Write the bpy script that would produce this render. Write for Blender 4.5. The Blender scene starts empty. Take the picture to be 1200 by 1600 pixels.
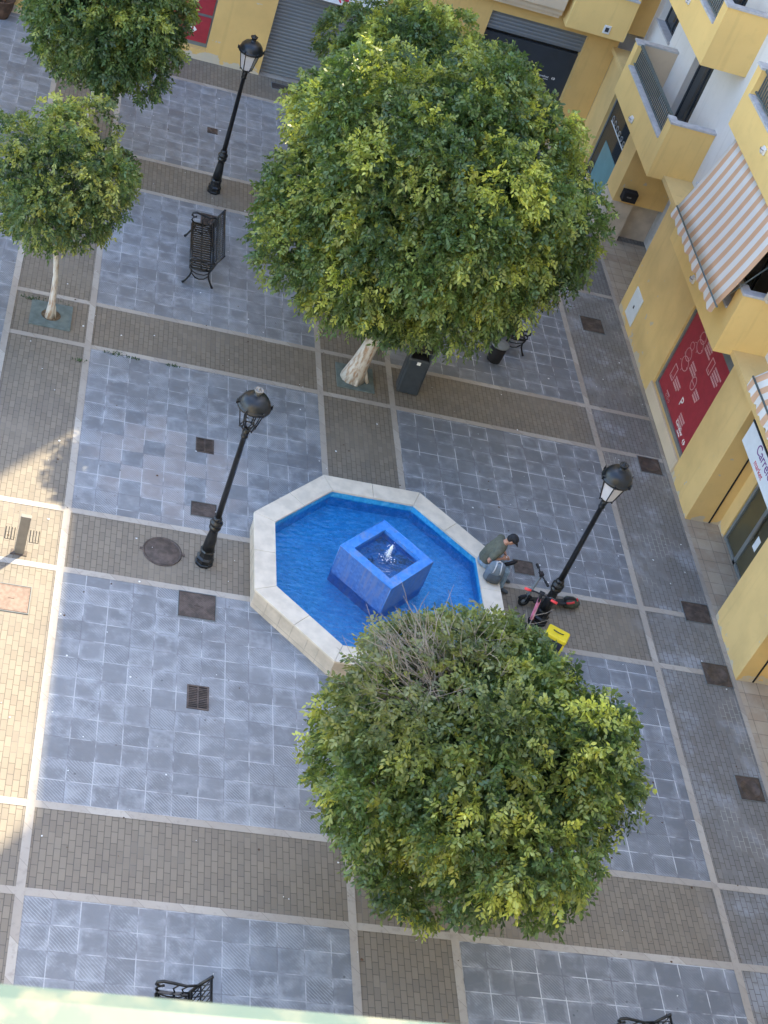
import bpy, math, random
import numpy as np
from mathutils import Vector, Matrix

# ------------------------------------------------------------------ camera, world, sun, exposure
S = bpy.context.scene
COL = S.collection
RAD = math.radians
cam_d = bpy.data.cameras.new("camera")
cam = bpy.data.objects.new("camera", cam_d)
COL.objects.link(cam)
cam_d.sensor_fit = 'VERTICAL'
cam_d.sensor_height = 36.0
cam_d.sensor_width = 27.0
cam_d.lens = 52.083
cam_d.clip_start = 0.05
cam_d.clip_end = 2000
cam.matrix_world = Matrix(((0.95164721, -0.17206244, -0.25448398, 0.0),
                           (-0.06933532, 0.68673235, -0.72359608, 0.0),
                           (0.29926609, 0.70625292, 0.64159693, 18.75),
                           (0, 0, 0, 1)))
cam_d.dof.use_dof = True
cam_d.dof.focus_distance = 26.0
cam_d.dof.aperture_fstop = 26.0
S.camera = cam

SUN_EL = RAD(49)
SUN_AZ = Vector((0.61, 0.79, 0)).normalized()
world = bpy.data.worlds.new("World")
S.world = world
world.use_nodes = True
wn = world.node_tree
bg = next(n for n in wn.nodes if n.type == 'BACKGROUND')
sky = wn.nodes.new('ShaderNodeTexSky')
sky.sky_type = 'NISHITA'
sky.sun_disc = False
sky.sun_elevation = SUN_EL
sky.sun_rotation = math.atan2(SUN_AZ.x, SUN_AZ.y)
sky.dust_density = 1.0
wn.links.new(sky.outputs[0], bg.inputs[0])
bg.inputs[1].default_value = 0.15
sun_d = bpy.data.lights.new("sun", 'SUN')
sun_d.energy = 2.0
sun_d.angle = RAD(0.55)
sun_d.color = (1.0, 0.88, 0.62)
sun = bpy.data.objects.new("sun", sun_d)
COL.objects.link(sun)
sd = Vector((-SUN_AZ.x * math.cos(SUN_EL), -SUN_AZ.y * math.cos(SUN_EL), -math.sin(SUN_EL)))
sun.rotation_euler = sd.to_track_quat('-Z', 'Y').to_euler()
S.view_settings.view_transform = 'Standard'
S.view_settings.look = 'None'
S.view_settings.gamma = 1.0
S.view_settings.exposure = 2.66
S.view_settings.use_curve_mapping = False
S.render.filter_size = 1.15
S.cycles.max_bounces = 8
S.cycles.diffuse_bounces = 4
S.cycles.transparent_max_bounces = 12

random.seed(7)
RNG = np.random.default_rng(7)

# ------------------------------------------------------------------ material helpers
class NT:
    def __init__(s, name):
        s.m = bpy.data.materials.new(name)
        s.m.use_nodes = True
        s.t = s.m.node_tree
        s.t.nodes.clear()
        s.out = s.t.nodes.new('ShaderNodeOutputMaterial')
        s.b = s.t.nodes.new('ShaderNodeBsdfPrincipled')
        s.t.links.new(s.b.outputs[0], s.out.inputs[0])
    def n(s, typ, **k):
        nd = s.t.nodes.new('ShaderNode' + typ)
        for a, v in k.items():
            setattr(nd, a, v)
        return nd
    def l(s, a, b):
        s.t.links.new(a, b)
    def put(s, sock, v):
        if hasattr(v, 'is_output') or hasattr(v, 'links'):
            s.l(v, sock)
        else:
            sock.default_value = v
    def coord(s, kind='Object'):
        return s.n('TexCoord').outputs[kind]
    def math(s, op, a, b=None, c=None, clamp=False):
        nd = s.n('Math', operation=op, use_clamp=clamp)
        s.put(nd.inputs[0], a)
        if b is not None: s.put(nd.inputs[1], b)
        if c is not None: s.put(nd.inputs[2], c)
        return nd.outputs[0]
    def noise(s, vec, scale, detail=3.0, rough=0.55, out='Fac'):
        nd = s.n('TexNoise')
        s.l(vec, nd.inputs['Vector'])
        nd.inputs['Scale'].default_value = scale
        nd.inputs['Detail'].default_value = detail
        nd.inputs['Roughness'].default_value = rough
        return nd.outputs[out]
    def step(s, v, lo, hi, a=0.0, b=1.0):
        nd = s.n('MapRange', interpolation_type='SMOOTHSTEP')
        s.put(nd.inputs[0], v)
        nd.inputs[1].default_value = lo
        nd.inputs[2].default_value = hi
        nd.inputs[3].default_value = a
        nd.inputs[4].default_value = b
        return nd.outputs[0]
    def mix(s, f, a, b, mode='MIX'):
        nd = s.n('Mix', data_type='RGBA', blend_type=mode)
        s.put(nd.inputs[0], f)
        s.put(nd.inputs[6], a if not isinstance(a, tuple) else (*a[:3], 1))
        s.put(nd.inputs[7], b if not isinstance(b, tuple) else (*b[:3], 1))
        return nd.outputs[2]
    def scalec(s, col, f):
        nd = s.n('Mix', data_type='RGBA', blend_type='MULTIPLY')
        nd.inputs[0].default_value = 1.0
        s.put(nd.inputs[6], col if not isinstance(col, tuple) else (*col[:3], 1))
        s.put(nd.inputs[7], f)
        return nd.outputs[2]
    def bump(s, h, strength=0.3, dist=0.01):
        nd = s.n('Bump')
        nd.inputs['Strength'].default_value = strength
        nd.inputs['Distance'].default_value = dist
        s.l(h, nd.inputs['Height'])
        s.l(nd.outputs[0], s.b.inputs['Normal'])
        return nd
    def set(s, color=None, rough=0.6, metal=0.0, spec=None):
        if color is not None:
            s.put(s.b.inputs['Base Color'], color if not isinstance(color, tuple) else (*color[:3], 1))
        s.put(s.b.inputs['Roughness'], rough)
        s.b.inputs['Metallic'].default_value = metal
        if spec is not None:
            s.b.inputs['Specular IOR Level'].default_value = spec
        return s.m

def m_plain(name, col, rough=0.6, metal=0.0, var=0.18, scale=6.0, spec=None):
    t = NT(name)
    c = t.coord()
    f = t.noise(c, scale, 4.0)
    dark = tuple(x * (1 - var) for x in col)
    lite = tuple(min(1, x * (1 + var)) for x in col)
    t.set(t.mix(t.step(f, 0.3, 0.7), dark, lite), rough, metal, spec)
    return t.m

def m_stucco(name, col, stain=0.25, peel=False):
    t = NT(name)
    c = t.coord('Object')
    geo = t.n('NewGeometry').outputs['Position']
    f1 = t.noise(geo, 0.9, 5.0)
    f2 = t.noise(geo, 5.0, 4.0)
    f3 = t.noise(geo, 60.0, 2.0)
    col2 = tuple(x * (1 - stain) for x in col)
    base = t.mix(t.step(f1, 0.35, 0.7), col, col2)
    base = t.mix(t.math('MULTIPLY', t.step(f2, 0.55, 0.75), 0.25), base, tuple(x * 0.8 for x in col))
    # vertical dirt runs
    sep = t.n('SeparateXYZ'); t.l(geo, sep.inputs[0])
    cmb = t.n('CombineXYZ')
    t.l(t.math('MULTIPLY', sep.outputs[0], 6.0), cmb.inputs[0]); t.l(t.math('MULTIPLY', sep.outputs[1], 6.0), cmb.inputs[1]); t.l(t.math('MULTIPLY', sep.outputs[2], 0.35), cmb.inputs[2])
    f4 = t.noise(cmb.outputs[0], 1.0, 3.0)
    base = t.mix(t.math('MULTIPLY', t.step(f4, 0.56, 0.72), 0.22), base, tuple(x * 0.66 for x in col))
    h = f3
    if peel:
        lim = t.math('ADD', t.math('MULTIPLY', t.noise(geo, 2.2, 4.0), 1.1), -0.46)
        low = t.math('LESS_THAN', sep.outputs[2], lim)
        spots = t.math('GREATER_THAN', t.noise(geo, 3.3, 4.0), 0.695)
        spots = t.math('MULTIPLY', spots, t.math('LESS_THAN', sep.outputs[2], 2.0))
        pm = t.math('MAXIMUM', low, spots)
        base = t.mix(pm, base, t.mix(f2, (0.62, 0.5, 0.33), (0.5, 0.44, 0.36)))
        h = t.math('SUBTRACT', f3, t.math('MULTIPLY', pm, 1.5))
    t.bump(h, 0.25, 0.004)
    t.set(base, 0.85)
    return t.m

def m_tiles():
    """grey ribbed slate-look paving tiles"""
    t = NT("slate_tile_paving")
    P = t.n('NewGeometry').outputs['Position']
    sep = t.n('SeparateXYZ'); t.l(P, sep.inputs[0])
    T = 0.409
    u = t.math('DIVIDE', t.math('SUBTRACT', sep.outputs[0], 1.41), T)
    v = t.math('DIVIDE', t.math('SUBTRACT', sep.outputs[1], 13.385), T)
    fu, fv = t.math('FLOOR', u), t.math('FLOOR', v)
    ru, rv = t.math('FRACT', u), t.math('FRACT', v)
    cell = t.n('CombineXYZ'); t.l(fu, cell.inputs[0]); t.l(fv, cell.inputs[1])
    wn_ = t.n('TexWhiteNoise', noise_dimensions='3D'); t.l(cell.outputs[0], wn_.inputs['Vector'])
    rnd = wn_.outputs['Value']
    sepc = t.n('SeparateColor'); t.l(wn_.outputs['Color'], sepc.inputs[0])
    rnd2, rnd3 = sepc.outputs[1], sepc.outputs[2]
    eu = t.math('MINIMUM', ru, t.math('SUBTRACT', 1.0, ru))
    ev = t.math('MINIMUM', rv, t.math('SUBTRACT', 1.0, rv))
    e = t.math('MINIMUM', eu, ev)
    wob = t.math('MULTIPLY', t.noise(P, 14.0, 3.0), 0.022)
    joint = t.step(t.math('SUBTRACT', e, wob), 0.002, 0.016, 1.0, 0.0)
    edgehalo = t.step(t.math('ADD', e, t.math('MULTIPLY', t.noise(P, 5.0, 4.0), -0.28)), -0.07, 0.06, 1.0, 0.0)
    n1 = t.noise(P, 0.55, 4.0)       # big stains
    n2 = t.noise(P, 2.6, 5.0, 0.62)
    n3 = t.noise(P, 18.0, 4.0, 0.65)
    # per-tile shifted cloud
    sh = t.n('VectorMath', operation='MULTIPLY_ADD')
    t.l(wn_.outputs['Color'], sh.inputs[0]); sh.inputs[1].default_value = (9, 9, 9); t.l(P, sh.inputs[2])
    n4 = t.noise(sh.outputs[0], 3.4, 4.0, 0.6)
    dark, mid, lite = (0.148, 0.153, 0.166), (0.218, 0.226, 0.242), (0.325, 0.332, 0.345)
    # the right hand panels are more worn / darker slate
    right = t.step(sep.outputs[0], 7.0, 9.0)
    w = t.math('ADD', t.math('MULTIPLY', rnd, 0.24), t.math('MULTIPLY', n4, 0.34))
    w = t.math('ADD', w, t.math('ADD', t.math('MULTIPLY', t.math('SUBTRACT', n1, 0.5), 1.0), t.math('MULTIPLY', n2, 0.30)))
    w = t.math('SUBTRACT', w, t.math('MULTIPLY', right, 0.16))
    base = t.mix(t.step(w, 0.12, 0.80), dark, mid)
    base = t.mix(t.math('MULTIPLY', t.step(t.math('ADD', t.math('MULTIPLY', n4, 0.6), t.math('MULTIPLY', n2, 0.8)), 0.64, 0.90), t.math('ADD', 0.18, t.math('MULTIPLY', rnd2, 0.45))), base, lite)
    # reddish replacement tiles
    dx = t.math('SUBTRACT', sep.outputs[0], 3.2); dy = t.math('SUBTRACT', sep.outputs[1], 21.3)
    near = t.step(t.math('ADD', t.math('MULTIPLY', dx, dx), t.math('MULTIPLY', dy, dy)), 0.6, 3.6, 1.0, 0.0)
    red = t.math('MULTIPLY', t.math('GREATER_THAN', rnd3, 0.42), near)
    base = t.mix(t.math('MULTIPLY', red, 0.55), base, (0.33, 0.28, 0.26))
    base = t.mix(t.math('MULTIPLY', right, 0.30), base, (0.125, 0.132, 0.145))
    # diagonal ribs
    diag = t.math('ADD', sep.outputs[0], t.math('MULTIPLY', sep.outputs[1], 1.0))
    diag = t.math('ADD', diag, t.math('MULTIPLY', t.noise(P, 3.0, 2.0), 0.05))
    ribs = t.math('SINE', t.math('MULTIPLY', diag, 2 * math.pi / 0.058))
    ribm = t.math('MULTIPLY', t.step(ribs, 0.1, 0.9), t.step(t.math('ADD', t.math('ADD', t.math('MULTIPLY', rnd3, 0.38), n2), t.math('MULTIPLY', n4, 0.5)), 0.80, 1.15))
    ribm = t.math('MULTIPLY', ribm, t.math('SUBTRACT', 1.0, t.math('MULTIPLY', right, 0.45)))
    base = t.mix(t.math('MULTIPLY', ribm, 0.5), base, (0.40, 0.412, 0.43))
    base = t.mix(t.math('MULTIPLY', t.math('MULTIPLY', edgehalo, t.step(t.math('ADD', n2, t.math('MULTIPLY', rnd2, 0.3)), 0.5, 0.85)), 0.28), base, (0.40, 0.415, 0.45))
    base = t.mix(t.math('MULTIPLY', t.step(n3, 0.55, 0.8), 0.22), base, (0.10, 0.105, 0.12))
    drag = t.n('Mapping'); t.l(P, drag.inputs[0]); drag.inputs['Rotation'].default_value = (0, 0, 0.5); drag.inputs['Scale'].default_value = (0.5, 2.4, 1)
    n5 = t.noise(drag.outputs[0], 1.3, 6.0, 0.7)
    base = t.mix(t.math('MULTIPLY', t.step(n5, 0.54, 0.72), 0.38), base, (0.12, 0.118, 0.12))
    base = t.mix(t.math('MULTIPLY', t.step(n5, 0.46, 0.30), 0.18), base, (0.40, 0.405, 0.42))
    jc = t.mix(t.step(t.noise(P, 2.0, 3.0), 0.42, 0.58), (0.13, 0.13, 0.145), (0.52, 0.52, 0.53))
    base = t.mix(t.math('MULTIPLY', joint, t.math('ADD', 0.55, t.math('MULTIPLY', right, 0.35))), base, jc)
    # small dark chewing gum spots
    vor = t.n('TexVoronoi'); t.l(P, vor.inputs['Vector']); vor.inputs['Scale'].default_value = 1.7
    gum = t.math('LESS_THAN', vor.outputs['Distance'], 0.035)
    base = t.mix(t.math('MULTIPLY', gum, 0.6), base, (0.06, 0.06, 0.065))
    h = t.math('ADD', t.math('MULTIPLY', ribs, 0.25), t.math('MULTIPLY', joint, -1.0))
    h = t.math('ADD', h, t.math('MULTIPLY', n3, 0.6))
    t.bump(h, 0.35, 0.004)
    t.set(base, t.step(n2, 0.3, 0.7, 0.45, 0.75))
    return t.m

def m_bricks():
    t = NT("brown_paver_bricks")
    P = t.n('NewGeometry').outputs['Position']
    sep = t.n('SeparateXYZ'); t.l(P, sep.inputs[0])
    W, L = 0.1015, 0.203
    u = t.math('DIVIDE', t.math('SUBTRACT', sep.outputs[0], 1.353), W)
    fu = t.math('FLOOR', u)
    odd = t.math('MODULO', t.math('ABSOLUTE', fu), 2.0)
    wnc = t.n('TexWhiteNoise', noise_dimensions='1D'); t.l(fu, wnc.inputs['W'])
    v = t.math('ADD', t.math('DIVIDE', sep.outputs[1], L), t.math('ADD', t.math('MULTIPLY', odd, 0.5), t.math('MULTIPLY', wnc.outputs[0], 0.16)))
    fv = t.math('FLOOR', v)
    ru, rv = t.math('FRACT', u), t.math('FRACT', v)
    cell = t.n('CombineXYZ'); t.l(fu, cell.inputs[0]); t.l(fv, cell.inputs[1])
    wn_ = t.n('TexWhiteNoise', noise_dimensions='3D'); t.l(cell.outputs[0], wn_.inputs['Vector'])
    eu = t.math('MULTIPLY', t.math('MINIMUM', ru, t.math('SUBTRACT', 1.0, ru)), W)
    ev = t.math('MULTIPLY', t.math('MINIMUM', rv, t.math('SUBTRACT', 1.0, rv)), L)
    e = t.math('MINIMUM', eu, ev)
    n3 = t.noise(P, 40.0, 3.0)
    joint = t.step(t.math('SUBTRACT', e, t.math('MULTIPLY', n3, 0.004)), 0.001, 0.006, 1.0, 0.0)
    n1 = t.noise(P, 0.7, 4.0)
    n2 = t.noise(P, 4.0, 5.0, 0.62)
    r = wn_.outputs['Value']
    right = t.step(sep.outputs[0], 12.2, 13.2)
    a = t.mix(right, (0.168, 0.138, 0.106), (0.150, 0.142, 0.134))
    b = t.mix(right, (0.245, 0.205, 0.155), (0.222, 0.214, 0.206))
    base = t.mix(t.math('ADD', t.math('MULTIPLY', r, 0.55), t.math('MULTIPLY', n2, 0.45)), a, b)
    base = t.mix(t.math('MULTIPLY', t.math('GREATER_THAN', r, 0.93), 0.4), base, (0.12, 0.10, 0.085))
    base = t.mix(t.math('MULTIPLY', t.step(n1, 0.48, 0.75), 0.30), base, (0.14, 0.115, 0.095))
    # pale dried wash stains on the right hand walk
    base = t.mix(t.math('MULTIPLY', right, t.math('MULTIPLY', t.step(t.noise(P, 0.9, 5.0, 0.65), 0.5, 0.66), 0.62)), base, (0.33, 0.345, 0.37))
    jd = t.step(t.noise(P, 0.8, 3.0), 0.50, 0.66)
    base = t.mix(t.math('MULTIPLY', joint, 0.75), base, t.mix(t.math('MULTIPLY', jd, t.math('ADD', 0.25, right), clamp=True), (0.06, 0.05, 0.042), (0.38, 0.36, 0.33)))
    base = t.mix(t.math('MULTIPLY', t.step(n3, 0.6, 0.8), 0.2), base, (0.1, 0.09, 0.08))
    h = t.math('ADD', t.math('MULTIPLY', joint, -1.0), t.math('ADD', t.math('MULTIPLY', n3, 0.35), t.math('MULTIPLY', r, 0.25)))
    t.bump(h, 0.35, 0.005)
    t.set(base, 0.72)
    return t.m

def m_strip():
    t = NT("cream_stone_strip")
    P = t.n('NewGeometry').outputs['Position']
    n1 = t.noise(P, 1.3, 4.0); n2 = t.noise(P, 9.0, 5.0, 0.65)
    sep = t.n('SeparateXYZ'); t.l(P, sep.inputs[0])
    s = t.math('ADD', sep.outputs[0], sep.outputs[1])
    q = t.math('DIVIDE', s, 0.62)
    wn_ = t.n('TexWhiteNoise', noise_dimensions='1D'); t.l(t.math('FLOOR', q), wn_.inputs['W'])
    fr = t.math('FRACT', q)
    j = t.math('LESS_THAN', fr, 0.02)
    base = t.mix(t.math('ADD', t.math('MULTIPLY', wn_.outputs[0], 0.5), t.math('MULTIPLY', n1, 0.5)), (0.29, 0.245, 0.20), (0.48, 0.435, 0.38))
    base = t.mix(t.math('MULTIPLY', t.step(n2, 0.5, 0.72), 0.45), base, (0.21, 0.185, 0.16))
    base = t.mix(t.math('MULTIPLY', j, 0.5), base, (0.16, 0.14, 0.12))
    t.bump(n2, 0.2, 0.004)
    t.set(base, 0.7)
    return t.m

def m_threshold():
    t = NT("beige_threshold_tiles")
    P = t.n('NewGeometry').outputs['Position']
    br = t.n('TexBrick'); br.offset = 0.0
    t.l(P, br.inputs['Vector'])
    br.inputs['Scale'].default_value = 1.0
    br.inputs['Brick Width'].default_value = 0.33
    br.inputs['Row Height'].default_value = 0.33
    br.inputs['Mortar Size'].default_value = 0.008
    br.inputs['Color1'].default_value = (0.42, 0.35, 0.27, 1)
    br.inputs['Color2'].default_value = (0.33, 0.26, 0.195, 1)
    br.inputs['Mortar'].default_value = (0.2, 0.17, 0.14, 1)
    n2 = t.noise(P, 3.0, 5.0, 0.65)
    c = t.mix(t.math('MULTIPLY', t.step(n2, 0.4, 0.7), 0.5), br.outputs[0], (0.48, 0.43, 0.36))
    t.set(c, 0.55)
    return t.m

def m_mosaic(name, a, b, joint, wear=None, streak=False, glints=None):
    t = NT(name)
    c = t.coord('Object')
    T = 0.05
    sc = t.n('VectorMath', operation='SCALE'); t.l(c, sc.inputs[0]); sc.inputs['Scale'].default_value = 1 / T
    fl = t.n('VectorMath', operation='FLOOR'); t.l(sc.outputs[0], fl.inputs[0])
    wn_ = t.n('TexWhiteNoise', noise_dimensions='3D'); t.l(fl.outputs[0], wn_.inputs['Vector'])
    n1 = t.noise(c, 2.5, 5.0)
    base = t.mix(t.math('ADD', t.math('MULTIPLY', wn_.outputs[0], 0.75), t.math('MULTIPLY', n1, 0.35)), a, b)
    if wear:
        v = c
        if streak:
            mp = t.n('Mapping'); t.l(c, mp.inputs[0]); mp.inputs['Scale'].default_value = (4.5, 4.5, 0.5); v = mp.outputs[0]
        base = t.mix(t.math('MULTIPLY', t.step(t.noise(v, 2.0 if streak else 3.5, 5.0, 0.7), 0.44, 0.64), 0.8), base, wear)
    if glints:
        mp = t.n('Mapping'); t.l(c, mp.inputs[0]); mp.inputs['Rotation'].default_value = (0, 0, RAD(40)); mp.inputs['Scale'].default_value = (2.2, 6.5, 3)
        base = t.mix(t.math('MULTIPLY', t.step(t.noise(mp.outputs[0], 1.8, 6.0, 0.72), 0.50, 0.66), 0.55), base, glints)  # pale streaks painted on the basin in place of light rippling in the water
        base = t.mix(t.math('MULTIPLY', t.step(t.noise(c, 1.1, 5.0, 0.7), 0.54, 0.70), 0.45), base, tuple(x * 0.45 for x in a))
    t.set(base, 0.35)
    return t.m

def m_water():
    t = NT("fountain_water")
    t.t.nodes.remove(t.b)
    P = t.n('NewGeometry').outputs['Position']
    mp = t.n('Mapping'); t.l(P, mp.inputs[0]); mp.inputs['Rotation'].default_value = (0, 0, RAD(40)); mp.inputs['Scale'].default_value = (3.2, 8.5, 3)
    n1 = t.noise(mp.outputs[0], 1.6, 3.0, 0.5)
    n2 = t.noise(P, 16.0, 2.0)
    sep = t.n('SeparateXYZ'); t.l(P, sep.inputs[0])
    calm = t.step(t.math('ADD', sep.outputs[1], t.math('MULTIPLY', sep.outputs[0], 0.35)), 20.0, 22.6, 1.0, 0.35)
    h = t.math('MULTIPLY', t.math('ADD', n1, t.math('MULTIPLY', n2, 0.25)), calm)
    bp = t.n('Bump'); bp.inputs['Strength'].default_value = 0.9; bp.inputs['Distance'].default_value = 0.14
    t.l(h, bp.inputs['Height'])
    tr = t.n('BsdfTransparent'); tr.inputs[0].default_value = (0.70, 0.90, 0.99, 1)
    gl = t.n('BsdfGlossy'); gl.inputs['Roughness'].default_value = 0.03; gl.inputs[0].default_value = (1, 1, 1, 1)
    t.l(bp.outputs[0], gl.inputs['Normal'])
    fr = t.n('Fresnel'); fr.inputs[0].default_value = 1.42; t.l(bp.outputs[0], fr.inputs['Normal'])
    mx = t.n('MixShader'); t.l(fr.outputs[0], mx.inputs[0]); t.l(tr.outputs[0], mx.inputs[1]); t.l(gl.outputs[0], mx.inputs[2])
    t.l(mx.outputs[0], t.out.inputs[0])
    return t.m

def m_leaf():
    t = NT("leaf_green")
    a = t.n('Attribute', attribute_name='leaf_tint')
    t.set(a.outputs['Color'], 0.36)
    t.b.inputs['Specular IOR Level'].default_value = 0.45
    tl = t.n('BsdfTranslucent'); t.l(t.scalec(a.outputs['Color'], (1.3, 1.5, 0.6, 1)), tl.inputs[0])
    mx = t.n('MixShader'); mx.inputs[0].default_value = 0.28
    t.l(t.b.outputs[0], mx.inputs[1]); t.l(tl.outputs[0], mx.inputs[2]); t.l(mx.outputs[0], t.out.inputs[0])
    return t.m

def m_bark():
    t = NT("pale_bark")
    c = t.coord('Object')
    mp = t.n('Mapping'); t.l(c, mp.inputs[0]); mp.inputs['Scale'].default_value = (7, 7, 1.6)
    n1 = t.noise(mp.outputs[0], 2.0, 5.0, 0.65)
    n2 = t.noise(c, 3.0, 3.0)
    base = t.mix(t.step(n1, 0.36, 0.56), (0.34, 0.22, 0.14), (0.56, 0.52, 0.46))
    base = t.mix(t.math('MULTIPLY', t.step(n2, 0.5, 0.7), 0.6), base, (0.38, 0.33, 0.28))
    t.bump(n1, 0.8, 0.02)
    t.set(base, 0.9)
    return t.m

def m_stripes():
    t = NT("striped_canvas")
    P = t.n('NewGeometry').outputs['Position']
    sep = t.n('SeparateXYZ'); t.l(P, sep.inputs[0])
    w = t.math('FRACT', t.math('DIVIDE', t.math('SUBTRACT', sep.outputs[1], 24.35), 0.35))
    f = t.math('GREATER_THAN', w, 0.47)
    n = t.noise(P, 3.0, 4.0)
    s = t.mix(n, (0.74, 0.45, 0.27), (0.80, 0.52, 0.33))
    c = t.mix(f, s, t.mix(n, (0.80, 0.77, 0.73), (0.86, 0.83, 0.79)))
    t.set(c, 0.85)
    tl = t.n('BsdfTranslucent'); t.l(c, tl.inputs[0])
    mx = t.n('MixShader'); mx.inputs[0].default_value = 0.25
    t.l(t.b.outputs[0], mx.inputs[1]); t.l(tl.outputs[0], mx.inputs[2]); t.l(mx.outputs[0], t.out.inputs[0])
    return t.m

def m_glass(name, tint=(0.02, 0.025, 0.03), rough=0.05):
    t = NT(name)
    c = t.coord('Object')
    n = t.noise(c, 1.2, 3.0)
    t.set(t.mix(n, tint, tuple(x * 1.8 for x in tint)), rough)
    return t.m

def m_iron_cover():
    t = NT("rusty_cast_iron")
    P = t.n('NewGeometry').outputs['Position']
    n = t.noise(P, 6.0, 5.0, 0.65); n2 = t.noise(P, 50.0, 2.0)
    ch = t.n('TexChecker'); t.l(P, ch.inputs[0]); ch.inputs['Scale'].default_value = 40.0
    t.set(t.mix(t.step(n, 0.35, 0.68), (0.062, 0.048, 0.042), (0.125, 0.094, 0.08)), 0.6, 0.25)
    t.bump(t.math('ADD', ch.outputs['Fac'], n2), 0.4, 0.004)
    return t.m

def m_shutter():
    t = NT("roller_shutter_slats")
    P = t.n('NewGeometry').outputs['Position']
    sep = t.n('SeparateXYZ'); t.l(P, sep.inputs[0])
    s = t.math('FRACT', t.math('DIVIDE', sep.outputs[2], 0.10))
    n = t.noise(P, 1.5, 4.0)
    c = t.mix(n, (0.16, 0.175, 0.19), (0.21, 0.225, 0.24))
    c = t.mix(t.math('MULTIPLY', t.step(s, 0.86, 0.97), 0.55), c, (0.05, 0.055, 0.06))
    t.bump(t.math('SINE', t.math('MULTIPLY', s, math.pi)), 0.8, 0.02)
    t.set(c, 0.5)
    return t.m

def m_cast_iron_paint():
    t = NT("black_iron_paint")
    c = t.coord('Object')
    n = t.noise(c, 9.0, 4.0)
    t.set(t.mix(n, (0.005, 0.0055, 0.007), (0.014, 0.015, 0.017)), t.step(n, 0.35, 0.7, 0.28, 0.5))
    return t.m

M = {}
M['tile'] = m_tiles(); M['brick'] = m_bricks(); M['strip'] = m_strip(); M['thresh'] = m_threshold()
M['yellow'] = m_stucco("yellow_stucco", (0.77, 0.53, 0.215), 0.14, peel=True)
M['yellow_up'] = m_stucco("yellow_balcony_stucco", (0.87, 0.60, 0.225), 0.07)
M['ochre'] = m_stucco("ochre_stucco", (0.72, 0.465, 0.165), 0.12, peel=True)
M['white'] = m_stucco("white_stucco", (0.76, 0.73, 0.70), 0.08)
M['bounce_facade'] = m_stucco('pale_yellow_bounce_facade', (0.86, 0.74, 0.50), 0.05)
M['cream'] = m_stucco("cream_stucco", (0.66, 0.53, 0.38), 0.1)
M['coping'] = m_plain("pale_coping_stone", (0.50, 0.49, 0.50), 0.7, var=0.12)
M['marble'] = m_plain("pale_marble_cladding", (0.52, 0.45, 0.385), 0.5, var=0.14, scale=2.5)
M['ring'] = m_plain("cream_fountain_stone", (0.62, 0.54, 0.435), 0.6, var=0.10, scale=4)
M['ringside'] = m_plain("tan_fountain_cladding", (0.50, 0.42, 0.33), 0.6, var=0.16, scale=3)
M['basin'] = m_mosaic("blue_basin_mosaic", (0.014, 0.245, 0.50), (0.045, 0.375, 0.68), None, glints=(0.20, 0.55, 0.80))
M['cubeblue'] = m_mosaic("blue_cube_mosaic", (0.04, 0.115, 0.34), (0.085, 0.19, 0.48), None, (0.145, 0.185, 0.34), streak=True)
M['cubetop'] = m_mosaic("blue_cube_rim_mosaic", (0.025, 0.19, 0.58), (0.07, 0.27, 0.72), None, (0.17, 0.26, 0.46))
M['algae'] = m_mosaic("dark_cube_floor", (0.015, 0.12, 0.33), (0.04, 0.22, 0.50), None, (0.02, 0.045, 0.06))
M['water'] = m_water()
M['leaf'] = m_leaf(); M['bark'] = m_bark()
M['twig'] = m_plain("grey_twig", (0.30, 0.25, 0.20), 0.9)
M['stripes'] = m_stripes()
M['glass'] = m_glass("dark_window_glass")
M['doorglass'] = m_glass('door_glass_olive_reflection', (0.055, 0.05, 0.03))  # olive tint painted in for the reflections in the door panes
M['tealglass'] = m_glass("teal_frosted_glass", (0.11, 0.22, 0.24), 0.25)
M['cover'] = m_iron_cover()
M['pinkcover'] = m_plain("pinkish_cover_plate", (0.20, 0.135, 0.105), 0.7, var=0.2, scale=14)
M['dark'] = m_plain("dark_void", (0.012, 0.012, 0.013), 0.9)
M['shutter'] = m_shutter()
M['iron'] = m_cast_iron_paint()
M['milk'] = m_plain("milky_lantern_glass", (0.62, 0.58, 0.57), 0.35, var=0.05)
M['poster'] = m_plain("crimson_vinyl", (0.34, 0.028, 0.042), 0.45, var=0.08)
M['posterink'] = m_plain("pale_pink_print", (0.62, 0.36, 0.36), 0.5, var=0.05)
M['whiteink'] = m_plain("white_print", (0.82, 0.80, 0.78), 0.5, var=0.03)
M['signwhite'] = m_plain("white_sign_panel", (0.74, 0.77, 0.80), 0.4, var=0.03)
M['signpurple'] = m_plain("purple_sign_letters", (0.16, 0.03, 0.22), 0.5, var=0.05)
M['signred'] = m_plain("red_sign_letters", (0.55, 0.03, 0.08), 0.5, var=0.05)
M['greyframe'] = m_plain("grey_aluminium", (0.16, 0.175, 0.18), 0.45, var=0.08)
M['railgrey'] = m_plain("grey_green_railing", (0.10, 0.125, 0.125), 0.45, var=0.1)
M['slate'] = m_plain("dark_grey_panel", (0.035, 0.042, 0.052), 0.4, var=0.1, scale=2)
M['bin'] = m_plain("dark_grey_bin_steel", (0.040, 0.048, 0.056), 0.4, var=0.12)
M['steel'] = m_plain("brushed_steel", (0.21, 0.195, 0.175), 0.45, 0.3, var=0.1)
M['whiteplastic'] = m_plain("white_plastic", (0.72, 0.72, 0.72), 0.4, var=0.04)
M['pitgreen'] = m_plain("verdigris_tree_plate", (0.125, 0.155, 0.145), 0.7, var=0.22, scale=5)
M['soil'] = m_plain("tree_pit_soil", (0.12, 0.08, 0.045), 0.95, var=0.4, scale=18)
tm = NT("mint_handrail_paint_sun_dapple")
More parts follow.
